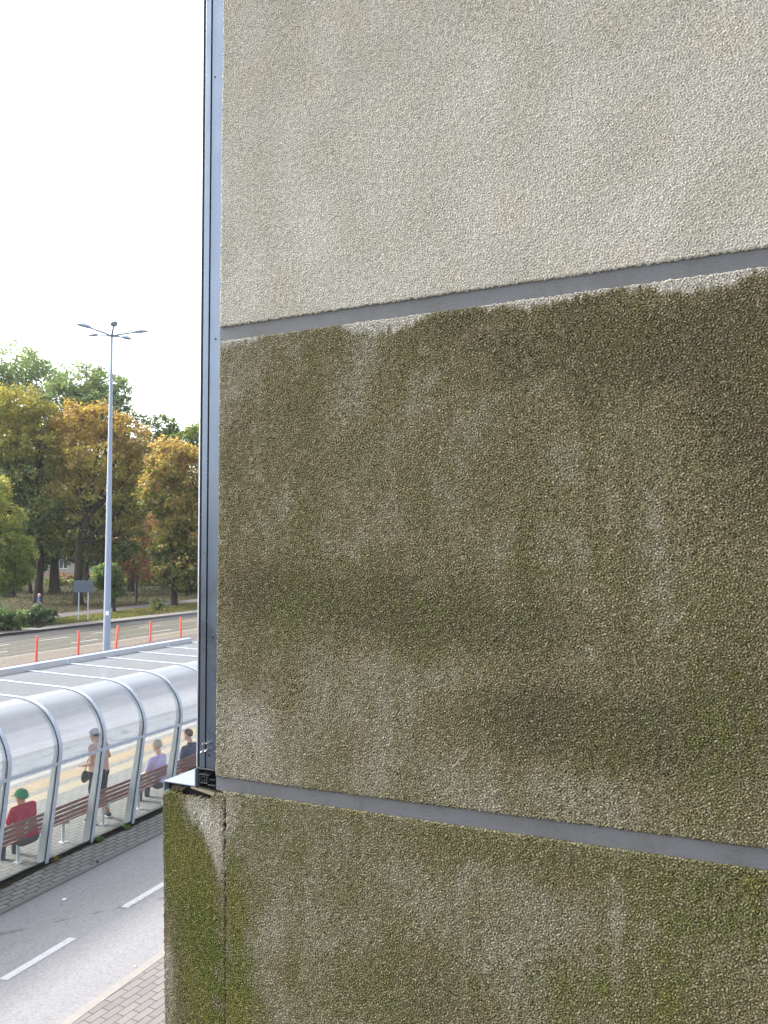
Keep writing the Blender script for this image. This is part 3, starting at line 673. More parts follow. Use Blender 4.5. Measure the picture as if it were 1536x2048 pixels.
# ------------------------------------------------------------------ people
def skinmat(name, c): return paint(name, c, .55, 0, .08, 20, .35)
MS = {'tan': skinmat('skin_tan', (.42, .22, .14)), 'fair': skinmat('skin_fair', (.55, .33, .25))}
for nm, c in dict(red=(.33, .012, .04), maroon=(.10, .035, .05), capgreen=(.02, .22, .10), lilac=(.50, .43, .68), navy=(.045, .055, .11), black=(.012, .012, .016), grey=(.10, .10, .105), hatblue=(.05, .06, .14), hairgrey=(.46, .42, .36), hairbrown=(.12, .075, .05), shoe=(.03, .03, .04), sole=(.7, .7, .7), jean=(.06, .09, .16), blueshirt=(.08, .16, .32), hairwhite=(.6, .55, .48), peach=(.55, .34, .27)).items():
    k = N('cloth_'+nm); fold = k.noise(7, 3, .6, k.mapp((1, 1, .5)), 1.2)
    cc = k.mix(k.noise(40, 3), tuple(x*.8 for x in c), tuple(min(1, x*1.15) for x in c))
    k.bsdf(cc, .85, 0, k.bump(k.math('ADD', fold, k.math('MULTIPLY', k.noise(200, 2), .06)), .9, .045), .15); M['c_'+nm] = k.m
def remesh(o, v=.008, it=4):
    r_ = o.modifiers.new('r', 'REMESH'); r_.mode = 'VOXEL'; r_.voxel_size = v; r_.use_smooth_shade = True
    s_ = o.modifiers.new('s', 'SMOOTH'); s_.iterations = it; s_.factor = .5; return o
def hand(mb, wr, d, up, s=1.0, side=1, curl=.6):
    """palm, four fingers with two bends and a thumb leaving the side of the palm"""
    wr = Vector(wr); d = Vector(d).normalized(); up = Vector(up); up = (up-d*up.dot(d)).normalized(); sd = d.cross(up)*side
    pc = wr+d*.045*s
    for k in (-1.0, -.33, .33, 1.0): mb.capsule(wr+sd*k*.014*s, wr+d*.085*s+sd*k*.028*s, .013*s, .012*s, 8)
    for k, L_ in zip((-1.0, -.33, .33, 1.0), (.072, .082, .078, .060)):
        b0 = wr+d*.088*s+sd*k*.029*s; d1 = (d-up*curl*.6).normalized(); d2 = (d-up*curl*1.6).normalized()
        b1 = b0+d1*L_*.5*s; mb.capsule(b0, b1, .0095*s, .009*s, 8); mb.capsule(b1, b1+d2*L_*.5*s, .009*s, .0078*s, 8)
    t0 = wr+d*.025*s-sd*.028*s; t1 = t0+(d*.7-sd*.9-up*.3).normalized()*.038*s
    mb.capsule(t0, t1, .012*s, .010*s, 8); mb.capsule(t1, t1+(d-sd*.2-up*.4).normalized()*.03*s, .010*s, .009*s, 8)
def head(mb, c, fwd, up, s=1.0):
    """skull, jaw, brow, nose, lips, chin and ears as one volume"""
    c = Vector(c); f = Vector(fwd).normalized(); u = Vector(up); u = (u-f*u.dot(f)).normalized(); l = u.cross(f)
    rot = Matrix((f, l, u)).transposed()
    mb.ell(c+u*.025*s, (.098*s, .076*s, .092*s), rot); mb.ell(c+f*.028*s-u*.035*s, (.066*s, .060*s, .072*s), rot)
    mb.ell(c+f*.058*s-u*.092*s, (.030*s, .032*s, .022*s), rot)
    mb.capsule(c+f*.086*s+u*.012*s, c+f*.104*s-u*.022*s, .009*s, .014*s, 8)
    mb.ell(c+f*.088*s-u*.052*s, (.014*s, .026*s, .007*s), rot); mb.ell(c+f*.086*s-u*.064*s, (.013*s, .022*s, .007*s), rot)
    for k in (-1, 1):
        mb.ell(c+l*k*.076*s-f*.004*s-u*.008*s, (.020*s, .009*s, .031*s), rot); mb.capsule(c+f*.080*s+l*k*.012*s+u*.030*s, c+f*.074*s+l*k*.048*s+u*.030*s, .009*s, .008*s, 8)
    return rot
def eyes(c, fwd, up, par, s=1.0):
    c = Vector(c); f = Vector(fwd).normalized(); u = Vector(up); u = (u-f*u.dot(f)).normalized(); l = u.cross(f)
    for k in (-1, 1): m = MB(); m.ell(c+f*.082*s+l*k*.031*s+u*.008*s, (.009*s, .011*s, .0065*s), Matrix((f, l, u)).transposed(), 8, 6); m.build('eye', M['c_black'], par, True)
def person(label, origin, face, sk, J, topm, botm, hairf, sleeve='short', group=None, bot='long', collar=False, top_r=1.0):
    """J: joints in a local frame with +x where the person faces, +y to their left"""
    root = tag(empty('person', origin, face), label, 'person', group)
    V_ = {k: Vector(v) for k, v in J.items()}
    b = MB(); hd = V_['head']; f = V_.get('fwd', Vector((1, 0, 0))); u = V_.get('up', Vector((0, 0, 1)))
    head(b, hd, f, u)
    b.capsule(V_['neck'], hd-u*.05-f*.01, .056, .052)
    b.capsule(V_['pelvis'], V_['chest'], .105, .105)
    for s_ in ('l', 'r'):
        b.capsule(V_['sh'+s_], V_['el'+s_], .047, .038); b.capsule(V_['el'+s_], V_['wr'+s_], .038, .026)
        b.capsule(V_['chest'], V_['sh'+s_], .08, .05)
        hp = V_['hip'+s_]; kn = V_['kn'+s_]; an = V_['an'+s_]
        b.capsule(hp, kn, .078, .052); b.capsule(kn, kn.lerp(an, .35), .050, .056); b.capsule(kn.lerp(an, .35), an, .056, .036)
        fd = V_['ft'+s_]-an; b.capsule(an-Vector((0, 0, .03)), V_['ft'+s_], .034, .026)
        hdir = V_['hd'+s_]-V_['wr'+s_]; hand(b, V_['wr'+s_], hdir, (0, 0, 1) if abs(hdir.normalized().z) < .8 else (1, 0, 0), 1.0, 1 if s_ == 'l' else -1)
    remesh(b.build('body', MS[sk], root)); eyes(hd, f, u, root)
    t = MB()
    lat = Vector((0, 1, 0)) if 'lat' not in V_ else V_['lat']
    pel, che = V_['pelvis'], V_['chest']
    for k in (-1, 0, 1):
        t.capsule(pel+lat*k*.075+Vector((0, 0, .0)), che+lat*k*.085, .118*top_r, .108)
    t.capsule(V_['shl'], V_['shr'], .068, .068); t.capsule(che+Vector((0, 0, .02)), V_['neck']-Vector((0, 0, .03)), .10, .066)
    for s_ in ('l', 'r'):
        e = V_['sh'+s_].lerp(V_['el'+s_], .72 if sleeve == 'short' else (1 if sleeve == 'long' else .12))
        t.capsule(V_['sh'+s_], e, .066, .058 if sleeve != 'none' else .06)
        if sleeve == 'long': t.capsule(V_['el'+s_], V_['wr'+s_], .050, .038)
    remesh(t.build('shirt', topm, root), .010, 5)
    q = MB(); q.capsule(V_['hipl'], V_['hipr'], .118, .118)
    for s_ in ('l', 'r'):
        if bot == 'long':
            q.capsule(V_['hip'+s_], V_['kn'+s_], .098, .070); q.capsule(V_['kn'+s_], V_['an'+s_]+Vector((0, 0, .03)), .070, .052)
        else: q.capsule(V_['hip'+s_], V_['hip'+s_].lerp(V_['kn'+s_], .8), .102, .080)
    if bot == 'skirt': q.capsule((V_['hipl']+V_['hipr'])*.5, (V_['knl']+V_['knr'])*.5+Vector((0, 0, .12)), .14, .17)
    remesh(q.build('trousers' if bot == 'long' else 'shorts' if bot == 'short' else 'skirt', botm, root), .010, 5)
    for s_ in ('l', 'r'):
        z = MB(); an = V_['an'+s_]; ft = V_['ft'+s_]; d = (ft-an); d.z = 0; d.normalize()
        g0 = Vector((an.x, an.y, ft.z+.012)); z.capsule(g0-d*.035, g0+d*.15, .044, .040); z.capsule(an-Vector((0,0,.02)), g0+d*.05, .045, .045)
        so = remesh(z.build('shoe', M['c_shoe'], root), .008, 3)
        w = MB(); w.capsule(g0-d*.04-Vector((0,0,.028)), g0+d*.155-Vector((0,0,.028)), .045, .042); ww = w.build('sole', M['c_sole'], so, True)
        ww.scale = (1, 1, .35); ww.location = (0, 0, (g0.z-.028)*.65)
    hairf(root, hd, f, u); return root
def frame_(f, u): 
    f = Vector(f).normalized(); u = Vector(u); u = (u-f*u.dot(f)).normalized(); return Matrix((f, u.cross(f), u)).transposed(), f, u
def cap_hair(mat, name='hair', low=-.02, back=.0, puff=1.05, front=.075):
    def fn(root, c, f, u):
        rot, f, u = frame_(f, u); m = MB(); vs = []; fs = []; n, mm = 24, 10
        for i in range(mm+1):
            for k in range(n):
                ph = 2*math.pi*k/n; fwdness = math.cos(ph)
                lim = math.pi*(.50+.20*(-fwdness) if fwdness < .3 else .42-.12*fwdness)
                th = lim*i/mm; r_ = puff + .02*math.sin(7*ph+3*i)
                vs.append(c+rot@Vector((-.006+.104*r_*math.sin(th)*math.cos(ph), .082*r_*math.sin(th)*math.sin(ph), .028+.096*r_*math.cos(th))))
        for i in range(mm):
            for k in range(n): fs.append((i*n+k, (i+1)*n+k, (i+1)*n+(k+1) % n, i*n+(k+1) % n))
        m.add(vs, fs); o = m.build(name, mat, root, True)
        so = o.modifiers.new('s', 'SOLIDIFY'); so.thickness = .012; so.offset = 0; return o
    return fn
def green_cap(root, c, f, u):
    o = cap_hair(M['c_capgreen'], 'cap', puff=1.14)(root, c, f, u)
    rot, f, u = frame_(f, u); m = MB(); m.ell(c+f*.115+u*.055, (.075, .072, .010), rot, 16, 8); m.build('visor', M['c_capgreen'], o, True)
def wide_hat(root, c, f, u):
    o = cap_hair(M['c_hatblue'], 'headscarf', puff=1.12)(root, c, f, u)
    rot, f, u = frame_(f, u); m = MB(); m.ell(c-f*.10+u*.05, (.045, .05, .05), rot); m.build('knot', M['c_hatblue'], o, True)

# seated pose, +x forward
def seated(lean=.0, hz=.0, arms='lap', s=1.0):
    c = math.sin(lean)
    J = dict(pelvis=(0,0,.50), chest=(.30*c,0,.50+.32), neck=(.44*c,0,.50+.50), head=(.60*c+.015,0,.50+.62), shl=(.38*c,.175,.50+.42), shr=(.38*c,-.175,.50+.42),
             hipl=(0,.09,.475), hipr=(0,-.09,.475), knl=(.42,.13,.50), knr=(.42,-.12,.50), anl=(.40,.14,.10), anr=(.44,-.13,.10), ftl=(.52,.16,.045), ftr=(.56,-.15,.045))
    J.update(ell=(.38*c+.03,.24,.68), elr=(.38*c+.03,-.24,.68), wrl=(.38*c+.22,.14,.62), wrr=(.38*c+.22,-.14,.62), hdl=(.38*c+.30,.10,.60), hdr=(.38*c+.30,-.10,.60))
    if arms == 'knees':
        J.update(ell=(.38*c+.05,.25,.70), elr=(.38*c+.05,-.25,.70), wrl=(.36,.17,.61), wrr=(.36,-.17,.61), hdl=(.44,.15,.59), hdr=(.44,-.15,.59))
    return J
DZ = -.085
def put(sx, sy, z=DZ): return S(sx, sy, z)
FACE = math.pi + PHI
J = seated(.30, arms='knees'); J['fwd'] = (1, .05, -.28); J['head'] = (.14, 0, 1.10)
for k in J:
    if k in ('head', 'neck'): J[k] = tuple(Vector(J[k])+Vector((.02, 0, -.02)))
person('seated person in a green cap and red shirt, seen from behind on the bench', put(-10.38, 9.84), FACE-.05, 'tan', J, M['c_red'], M['c_grey'], green_cap)
J = seated(.26, arms='knees'); J['fwd'] = (1, .02, -.22); J['head'] = (.10, 0, 1.17); J['neck']=(.06,0,1.02)
person('grey haired person in a lilac shirt sitting on the bench, leaning forward', put(-10.38, 13.16), FACE, 'fair', J, M['c_lilac'], M['c_grey'], cap_hair(M['c_hairgrey']))
J = seated(.12); J['fwd'] = (1, .02, -.08); J['head'] = (.085, 0, 1.17); J['neck']=(.03,0,1.02)
person('short haired person in a dark navy shirt sitting on the bench beside the window frame', put(-10.42, 14.20), FACE, 'fair', J, M['c_navy'], M['c_black'], cap_hair(M['c_hairbrown'], puff=1.0))
# standing person with the bag
J = dict(pelvis=(0,0,.92), chest=(.03,0,1.24), neck=(.04,0,1.42), head=(.09,0,1.545), shl=(.03,.165,1.36), shr=(.03,-.165,1.36), hipl=(0,.09,.88), hipr=(0,-.09,.88),
         knl=(.02,.12,.48), knr=(.06,-.13,.48), anl=(-.04,.15,.09), anr=(.02,-.24,.09), ftl=(.08,.17,.04), ftr=(.14,-.27,.04),
         ell=(-.05,.25,1.10), elr=(.02,-.26,1.12), wrl=(.14,.24,1.04), wrr=(.22,-.20,1.17), hdl=(.22,.22,1.04), hdr=(.28,-.18,1.16), fwd=(1, .25, -.35))
WO = S(-10.66, 11.74, .02); c0 = S(-10.95, 11.74, 0)
_rot = Matrix.Rotation(-(FACE-.15), 3, 'Z'); _h = _rot @ (c0+Vector((.03, .03, 1.20))-WO)
J['hdr'] = tuple(_h); J['wrr'] = tuple(_h+Vector((-.02, .02, .085))); J['elr'] = (.04, -.25, 1.13); J['head'] = (.15, -.02, 1.53); J['neck'] = (.06, 0, 1.41)
J['shl'] = (.03, .15, 1.36); J['shr'] = (.04, -.15, 1.36); J['ell'] = (-.06, .20, 1.10)
wp = person('person standing beyond the bench in a blue headscarf and dark skirt, holding a bag', WO, FACE-.15, 'tan', J, M['c_peach'], M['c_black'], wide_hat, 'none', None, 'skirt')
bg = tag(empty('handbag', (0, 0, 0)), 'dark grey handbag hanging from the hand of the standing person', 'handbag')
m = MB()
for k in range(5):
    a = k/4; m.ell(c0+Vector((-.02+.02*a, -.03+.06*a, .80)), (.05, .085, .115-.01*k), None, 14, 8)
remesh(m.build('bag_body', M['c_grey'], bg), .01, 6)
m = MB(); hp = c0+Vector((.03, .03, 1.19))
m.tube([c0+Vector((0,-.06,.89)), c0+Vector((.02,-.01,1.05)), hp, c0+Vector((.02,.05,1.05)), c0+Vector((0,.07,.89))], .008, 8); m.build('strap', M['c_black'], bg, True)

# person beyond the shrub
J = dict(seated(.1)); 
q = on_ground(77, 1222)
J = dict(pelvis=(0,0,.92), chest=(.02,0,1.24), neck=(.02,0,1.42), head=(.05,0,1.545), shl=(.02,.175,1.36), shr=(.02,-.175,1.36), hipl=(0,.09,.88), hipr=(0,-.09,.88),
         knl=(.12,.10,.50), knr=(-.02,-.10,.48), anl=(.10,.10,.09), anr=(-.2,-.10,.12), ftl=(.22,.10,.04), ftr=(-.09,-.10,.05),
         ell=(-.06,.23,1.10), elr=(.06,-.23,1.10), wrl=(.08,.22,.92), wrr=(.2,-.2,.98), hdl=(.14,.2,.88), hdr=(.28,-.18,.98), fwd=(1, 0, -.1))
dq = at_depth(77, 1204, 61.0); person('distant person in a blue shirt behind the leafy shrub at the park path', (dq.x, dq.y, -.60+.6), R(40), 'fair', J, M['c_blueshirt'], M['c_jean'], cap_hair(M['c_hairwhite']))

# ------------------------------------------------------------------ fence
FP = [(-28.6,13.0),(-28.8,15.6),(-29.0,18.2),(-29.2,20.8),(-29.38,23.3),(-29.535,25.844),(-29.69,28.413),(-29.922,31.094),(-30.12,33.853),(-30.313,36.575),(-30.5,39.3),(-30.7,42.0)]
fence = tag(empty('fence', (0, 0, 0)), 'low wire mesh fence with orange red posts between the lamp and the far road', 'fence')
for i, (x, y) in enumerate(FP):
    lean = Vector((-.02, .16, 0)) if i == 7 else Vector((.0, 0.01, 0))
    m = MB(); m.box(-.045, .045, -.045, .045, 0, 1.13, lambda a, b, c, x=x, y=y, lean=lean: Vector((x+a, y+b, .012+c))+lean*c); m.build('post', M['red_post'], fence, bevel=.008)
    if i+1 < len(FP):
        x2, y2 = FP[i+1]; m = MB(); P = Vector((x, y, 0)); Q = Vector((x2, y2, 0)); d = Q-P; n = int(d.length/.06)
        for k in range(1, n):
            b_ = P+d*(k/n); m.tube([b_+Vector((0,0,.10)), b_+Vector((0,0,1.03))], .004, 4, False)
        for z in (.10, .33, .56, .80, 1.03): m.tube([P+Vector((0,0,z)), Q+Vector((0,0,z))], .004, 4, False)
        m.build('mesh_panel', M['wire'], fence)

# ------------------------------------------------------------------ street lamp
LX, LY, LH = -27.97, 28.5, 15.25
lamp = tag(empty('street_lamp', (LX, LY, 0)), 'tall tapered grey street lamp with five lamp heads on arms', 'street lamp')
m = MB(); zz = np.linspace(0, LH, 14); m.tube([(0, 0, z) for z in zz], [.175-.115*(z/LH) for z in zz], 12); m.build('pole', M['lamp'], lamp, True)
m = MB(); m.box(-.22, .22, -.22, .22, .01, .05); m.build('base_plate', M['steel_dark'], lamp)
tc = Vector((CO.x-LX, CO.y-LY, 0)).normalized(); a0 = math.atan2(tc.y, tc.x)+R(4)
for k in range(5):
    a = a0+k*R(72); d = Vector((math.cos(a), math.sin(a), 0)); sd = Vector((-d.y, d.x, 0)); up = Vector((0, 0, 1))
    m = MB(); m.tube([up*(LH-.05), d*.3+up*(LH+.03), d*1.1+up*(LH+.17)], [.06, .05, .045], 8); ar = m.build('arm', M['lamp'], lamp, True)
    m = MB(); n = 9; vs = []; fs = []
    for i in range(n):
        t = i/(n-1); c_ = d*(1.0+.72*t)+up*(LH+.165+.05*t); w = .155*math.sin(math.pi*min(t*.9+.12, 1))**.6+.015; hgt = .13*math.sin(math.pi*min(t*.92+.1, 1))**.7+.012
        for j in range(12):
            an = 2*math.pi*j/12; vs.append(c_+sd*w*math.cos(an)+up*(hgt if math.sin(an) > 0 else hgt*.35)*math.sin(an))
    for i in range(n-1):
        for j in range(12): fs.append((i*12+j, (i+1)*12+j, (i+1)*12+(j+1) % 12, i*12+(j+1) % 12))
    fs += [tuple(range(12)), tuple(reversed([(n-1)*12+j for j in range(12)]))]
    m.add(vs, fs); m.build('lamp_head', M['lamp_head'], lamp, True)
q = tc*.178; sdv = Vector((-tc.y, tc.x, 0)); m = MB()
m.add([q+sdv*-.07+Vector((0,0,3.28)), q+sdv*.07+Vector((0,0,3.28)), q+sdv*.07+Vector((0,0,3.46)), q+sdv*-.07+Vector((0,0,3.46))], [(0,1,2,3)])
m2 = MB(); m2.box(-.07, .07, -.004, .004, 0, .2); st = m2.build('sticker', M['sticker'], lamp); st.location = tc*.165+Vector((0, 0, 1.95)); st.rotation_euler = (0, 0, math.atan2(sdv.y, sdv.x))

# ------------------------------------------------------------------ road sign seen from behind
g0 = on_ground(157.5, 1240.5); g1 = on_ground(175, 1243.5); dv = (g1-g0)
sign = tag(empty('road_sign', (g0+g1)/2), 'blank grey back of a wide road sign on two slim posts in the verge', 'road sign')
dirv = Vector((.93, .37, 0)).normalized(); wdt = 1.42
for o_ in (-.34, .34):
    m = MB(); m.tube([dirv*o_, dirv*o_+Vector((0, 0, 2.85))], .038, 10); m.build('post', M['steel_light'], sign, True)
nrm = Vector((dirv.y, -dirv.x, 0)); m = MB()
m.box(-wdt/2, wdt/2, -.06, -.045, 2.02, 2.84, lambda a, b, c: dirv*a-nrm*b*(-1)*(-1)+Vector((0, 0, c))); m.build('board', M['sign'], sign, bevel=.01)
m = MB()
for z in (2.2, 2.62): m.box(-wdt/2+.05, wdt/2-.05, .036, .05, z, z+.05, lambda a, b, c: dirv*a+nrm*b*.2+Vector((0, 0, c)))
m.build('cross_bar', M['steel_dark'], sign)

# small dark post in the park
q = on_ground(273, 1205); m = MB(); m.tube([(0, 0, 0), (0, 0, 2.6)], .11, 10); m.ell((0, 0, 2.62), (.11, .11, .06)); pst = m.build('park_post', M['black'], None, True); pst.location = q
tag(pst, 'slim dark post standing on the lawn beside the park path', 'post')

# ------------------------------------------------------------------ foliage
def leaves(cent, rad, n_clump, per, size, cols, colfn=None, seed=0, squash=.8, cl=.10, flat=.35, shell=.55):
    """leaf quads in clumps through the crown volume; returns vertices and colours"""
    g = np.random.default_rng(seed); Vs = []; Cs = []
    vol = np.array([r_[0]*r_[1]+r_[1]*r_[2] for r_ in rad]); pr = vol/vol.sum()
    which = g.choice(len(cent), n_clump, p=pr)
    d = g.standard_normal((n_clump, 3)); d /= np.linalg.norm(d, axis=1)[:, None]
    rr = shell+(1.04-shell)*g.random(n_clump)**.6
    cc = np.array(cent)[which] + d*np.array(rad)[which]*rr[:, None]
    cs = cl*np.array(rad)[which].mean(1)*(.7+.7*g.random(n_clump))
    tone = g.random(n_clump)
    n = n_clump*per; idx = np.repeat(np.arange(n_clump), per)
    P = cc[idx] + g.standard_normal((n, 3))*cs[idx][:, None]*np.array((1, 1, squash))
    nm = g.standard_normal((n, 3)); nm[:, 2] = np.abs(nm[:, 2])*1.0+flat; nm /= np.linalg.norm(nm, axis=1)[:, None]
    t = np.cross(nm, g.standard_normal((n, 3))); t /= np.linalg.norm(t, axis=1)[:, None]; b = np.cross(nm, t)
    s = size*(.6+.8*g.random(n))[:, None]
    Q = np.stack([P-t*s*.5, P-b*s*.28+t*s*.05, P+t*s*.5, P+b*s*.28+t*s*.05], 1)
    cols = np.array(cols)
    w = colfn(P, d[idx], rr[idx], tone[idx], g) if colfn else tone[idx]
    w = np.clip(w+.16*g.standard_normal(n), 0, .9999)*(len(cols)-1)
    i0 = w.astype(int); fr_ = (w-i0)[:, None]; c = cols[i0]*(1-fr_)+cols[np.minimum(i0+1, len(cols)-1)]*fr_
    c = c*(.75+.5*g.random((n, 1)))
    return Q.reshape(-1, 3), np.repeat(c, 4, 0)
def leaf_mesh(name, Vv, Cc, parent, org=(0, 0, 0)):
    n = len(Vv)//4; me = bpy.data.meshes.new(name); me.vertices.add(len(Vv)); me.vertices.foreach_set('co', (Vv-np.array(org)).reshape(-1).astype(np.float32))
    me.loops.add(len(Vv)); me.loops.foreach_set('vertex_index', np.arange(len(Vv), dtype=np.int32))
    me.polygons.add(n); me.polygons.foreach_set('loop_start', (np.arange(n)*4).astype(np.int32)); me.update(calc_edges=True)
    a = me.attributes.new('leafcol', 'FLOAT_COLOR', 'POINT'); a.data.foreach_set('color', np.concatenate([Cc, np.ones((len(Cc), 1))], 1).reshape(-1).astype(np.float32))
    return link(name, me, M['leaf'], parent)
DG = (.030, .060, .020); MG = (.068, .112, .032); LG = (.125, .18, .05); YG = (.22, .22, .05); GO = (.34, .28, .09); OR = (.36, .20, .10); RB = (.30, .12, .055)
GRP = 'trees in the park'
def tree(label, base, D, lobes, cols, colfn, n_clump=420, per=40, size=.30, tr=.35, fork=.3, seed=1, leanx=0, group=GRP, name='tree', bare=0.0, zd=1.0):
    """lobes: (photo x, photo y, rx, ry, depth shift) of the crown masses measured at distance D"""
    bx = Vector(base); k = D/FPX
    cent = []; rad = []
    for (x, y, rx, ry, dz) in lobes:
        c = at_depth(x, y, D+dz); cent.append(tuple(c)); rad.append((rx*k*1.0, rx*k*1.0, ry*k))
    root = tag(empty(name, bx), label, 'tree', group)
    top = max(c[2] for c in cent); zc = np.mean([c[2] for c in cent])
    ctr = Vector(np.mean(np.array(cent), 0)); m = MB()
    g = random.Random(seed)
    fk = Vector((bx.x*.6+ctr.x*.4 if False else bx.x+leanx, bx.y, max(2.2, min(c[2]-r_[2] for c, r_ in zip(cent, rad))+1.2)))
    tp = fk+Vector(((ctr.x-fk.x)*.6, (ctr.y-fk.y)*.6, max((zc-fk.z), 1)))
    def wob(a, b_, n, amp): return [a.lerp(b_, i/n)+Vector((g.uniform(-amp, amp), g.uniform(-amp, amp), 0))*(0 if i in (0, n) else 1) for i in range(n+1)]
    pts = [bx+Vector((0, 0, -.3)), bx+Vector((0, 0, .4))]+wob(bx+Vector((0, 0, .5)), fk, 3, .12)[1:]
    rr = [tr*1.7, tr*1.15]+[tr*(1-.12*i) for i in range(3)]
    m.tube([p_-bx for p_ in pts], rr, 10)
    pts = wob(fk, tp, 4, .35); m.tube([p_-bx for p_ in pts], [tr*.75*(1-.17*i) for i in range(5)], 8)
    for c, r_ in zip(cent, rad):
        c = Vector(c); a = fk.lerp(tp, g.random()*.7); mid = a.lerp(c, .5)+Vector((0, 0, -.2*r_[2]+.3)); pts = [a, a.lerp(mid, .5), mid, mid.lerp(c, .6), c]
        m.tube([p_-bx for p_ in pts], [tr*.45, tr*.4, tr*.3, tr*.22, tr*.12], 7)
        for _ in range(6):
            d = Vector((g.uniform(-1, 1), g.uniform(-1, 1), g.uniform(-.3, 1))).normalized(); e = c+Vector((d.x*r_[0], d.y*r_[1], d.z*r_[2]))*.85; s0 = mid.lerp(c, g.random())
            m.tube([p_-bx for p_ in (s0, s0.lerp(e, .5)+Vector((0, 0, .15)), e)], [tr*.17, tr*.11, tr*.04], 5)
    m.build('trunk', M['bark'], root, True)
    zmin = min(c[2]-r_[2] for c, r_ in zip(cent, rad)); zmax = max(c[2]+r_[2] for c, r_ in zip(cent, rad))
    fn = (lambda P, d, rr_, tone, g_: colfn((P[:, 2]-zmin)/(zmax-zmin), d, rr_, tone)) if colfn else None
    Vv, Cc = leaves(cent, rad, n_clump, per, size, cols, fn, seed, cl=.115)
    Vv[:, 2] = np.maximum(Vv[:, 2], .25)
    leaf_mesh('crown', Vv, Cc, root, bx); return root
gp = lambda x, y: on_ground(x, y)
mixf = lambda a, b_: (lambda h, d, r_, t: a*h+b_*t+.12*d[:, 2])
tree('tall dense green tree at the upper left, rising above the yellowing trees', at_depth(10, 1178, 118)*1 , 112, [(15,735,72,50,0),(75,765,55,50,3),(-45,770,70,60,0),(30,820,90,60,0),(-20,870,80,70,0),(90,850,55,60,0)], [(.06,.10,.045), (.10,.15,.07), (.15,.20,.09), (.19,.24,.11)], mixf(.5, .5), 620, 42, .42, .5, seed=3)  # leaf colours paled, distance haze painted into the crown
tree('tall green tree behind the lamp pole, highest right of the upper left crown', at_depth(170, 1172, 112), 108, [(160,770,52,42,0),(212,775,46,38,2),(236,800,26,30,0),(130,800,45,50,0),(190,830,72,50,0),(165,890,80,70,0),(232,975,50,55,0),(150,960,55,50,0)], [(.06,.10,.045), (.10,.15,.07), (.15,.20,.09), (.19,.24,.11)], mixf(.5, .5), 800, 42, .40, .5, seed=4)  # same paled leaf colours, haze painted in
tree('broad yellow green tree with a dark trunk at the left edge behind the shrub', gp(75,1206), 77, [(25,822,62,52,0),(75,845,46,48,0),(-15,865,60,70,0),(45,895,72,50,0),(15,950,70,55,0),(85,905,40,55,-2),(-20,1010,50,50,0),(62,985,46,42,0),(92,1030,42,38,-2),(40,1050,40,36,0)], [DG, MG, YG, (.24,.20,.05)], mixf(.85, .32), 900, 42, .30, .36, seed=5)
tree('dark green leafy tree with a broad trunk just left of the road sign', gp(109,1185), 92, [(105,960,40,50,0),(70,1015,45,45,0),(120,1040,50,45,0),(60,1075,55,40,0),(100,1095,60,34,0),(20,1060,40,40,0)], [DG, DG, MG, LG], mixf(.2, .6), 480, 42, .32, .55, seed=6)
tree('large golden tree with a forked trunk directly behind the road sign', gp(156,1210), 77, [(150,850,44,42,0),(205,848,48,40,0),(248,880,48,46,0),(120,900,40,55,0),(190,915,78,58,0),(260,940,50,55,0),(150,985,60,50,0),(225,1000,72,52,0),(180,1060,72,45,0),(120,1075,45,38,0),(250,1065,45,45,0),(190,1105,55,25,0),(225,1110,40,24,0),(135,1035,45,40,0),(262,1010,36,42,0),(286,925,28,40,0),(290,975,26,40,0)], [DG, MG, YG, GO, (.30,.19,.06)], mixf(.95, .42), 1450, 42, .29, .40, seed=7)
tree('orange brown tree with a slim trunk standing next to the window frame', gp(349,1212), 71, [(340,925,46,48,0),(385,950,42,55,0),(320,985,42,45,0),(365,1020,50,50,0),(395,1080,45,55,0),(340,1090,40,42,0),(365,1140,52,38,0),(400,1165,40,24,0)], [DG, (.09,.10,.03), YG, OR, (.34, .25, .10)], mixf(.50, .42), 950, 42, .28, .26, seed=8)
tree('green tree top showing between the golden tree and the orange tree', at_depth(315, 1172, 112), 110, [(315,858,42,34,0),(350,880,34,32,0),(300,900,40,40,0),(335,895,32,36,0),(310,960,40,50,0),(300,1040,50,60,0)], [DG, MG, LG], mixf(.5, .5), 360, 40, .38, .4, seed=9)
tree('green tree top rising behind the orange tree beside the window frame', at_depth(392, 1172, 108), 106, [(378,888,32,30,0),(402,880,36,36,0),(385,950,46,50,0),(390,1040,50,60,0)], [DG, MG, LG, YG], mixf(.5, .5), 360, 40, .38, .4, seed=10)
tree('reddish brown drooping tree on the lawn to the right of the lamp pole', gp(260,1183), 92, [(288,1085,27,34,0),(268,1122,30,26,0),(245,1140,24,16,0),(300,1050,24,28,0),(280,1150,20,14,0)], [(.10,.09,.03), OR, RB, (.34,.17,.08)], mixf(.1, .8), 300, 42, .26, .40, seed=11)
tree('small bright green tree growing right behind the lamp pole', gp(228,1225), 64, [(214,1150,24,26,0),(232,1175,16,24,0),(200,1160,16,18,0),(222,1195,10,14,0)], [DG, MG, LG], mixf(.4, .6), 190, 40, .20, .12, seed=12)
tree('yellow green tree leaning in at the left edge in front of the others', at_depth(-30, 1232, 58), 57, [(-25,985,40,42,0),(8,1040,38,40,0),(-5,1095,52,42,0),(30,1105,38,36,0),(-15,1150,60,36,0),(40,1145,28,24,0),(-40,1040,40,60,0)], [MG, LG, YG, GO], mixf(.5, .5), 560, 42, .22, .28, seed=13)
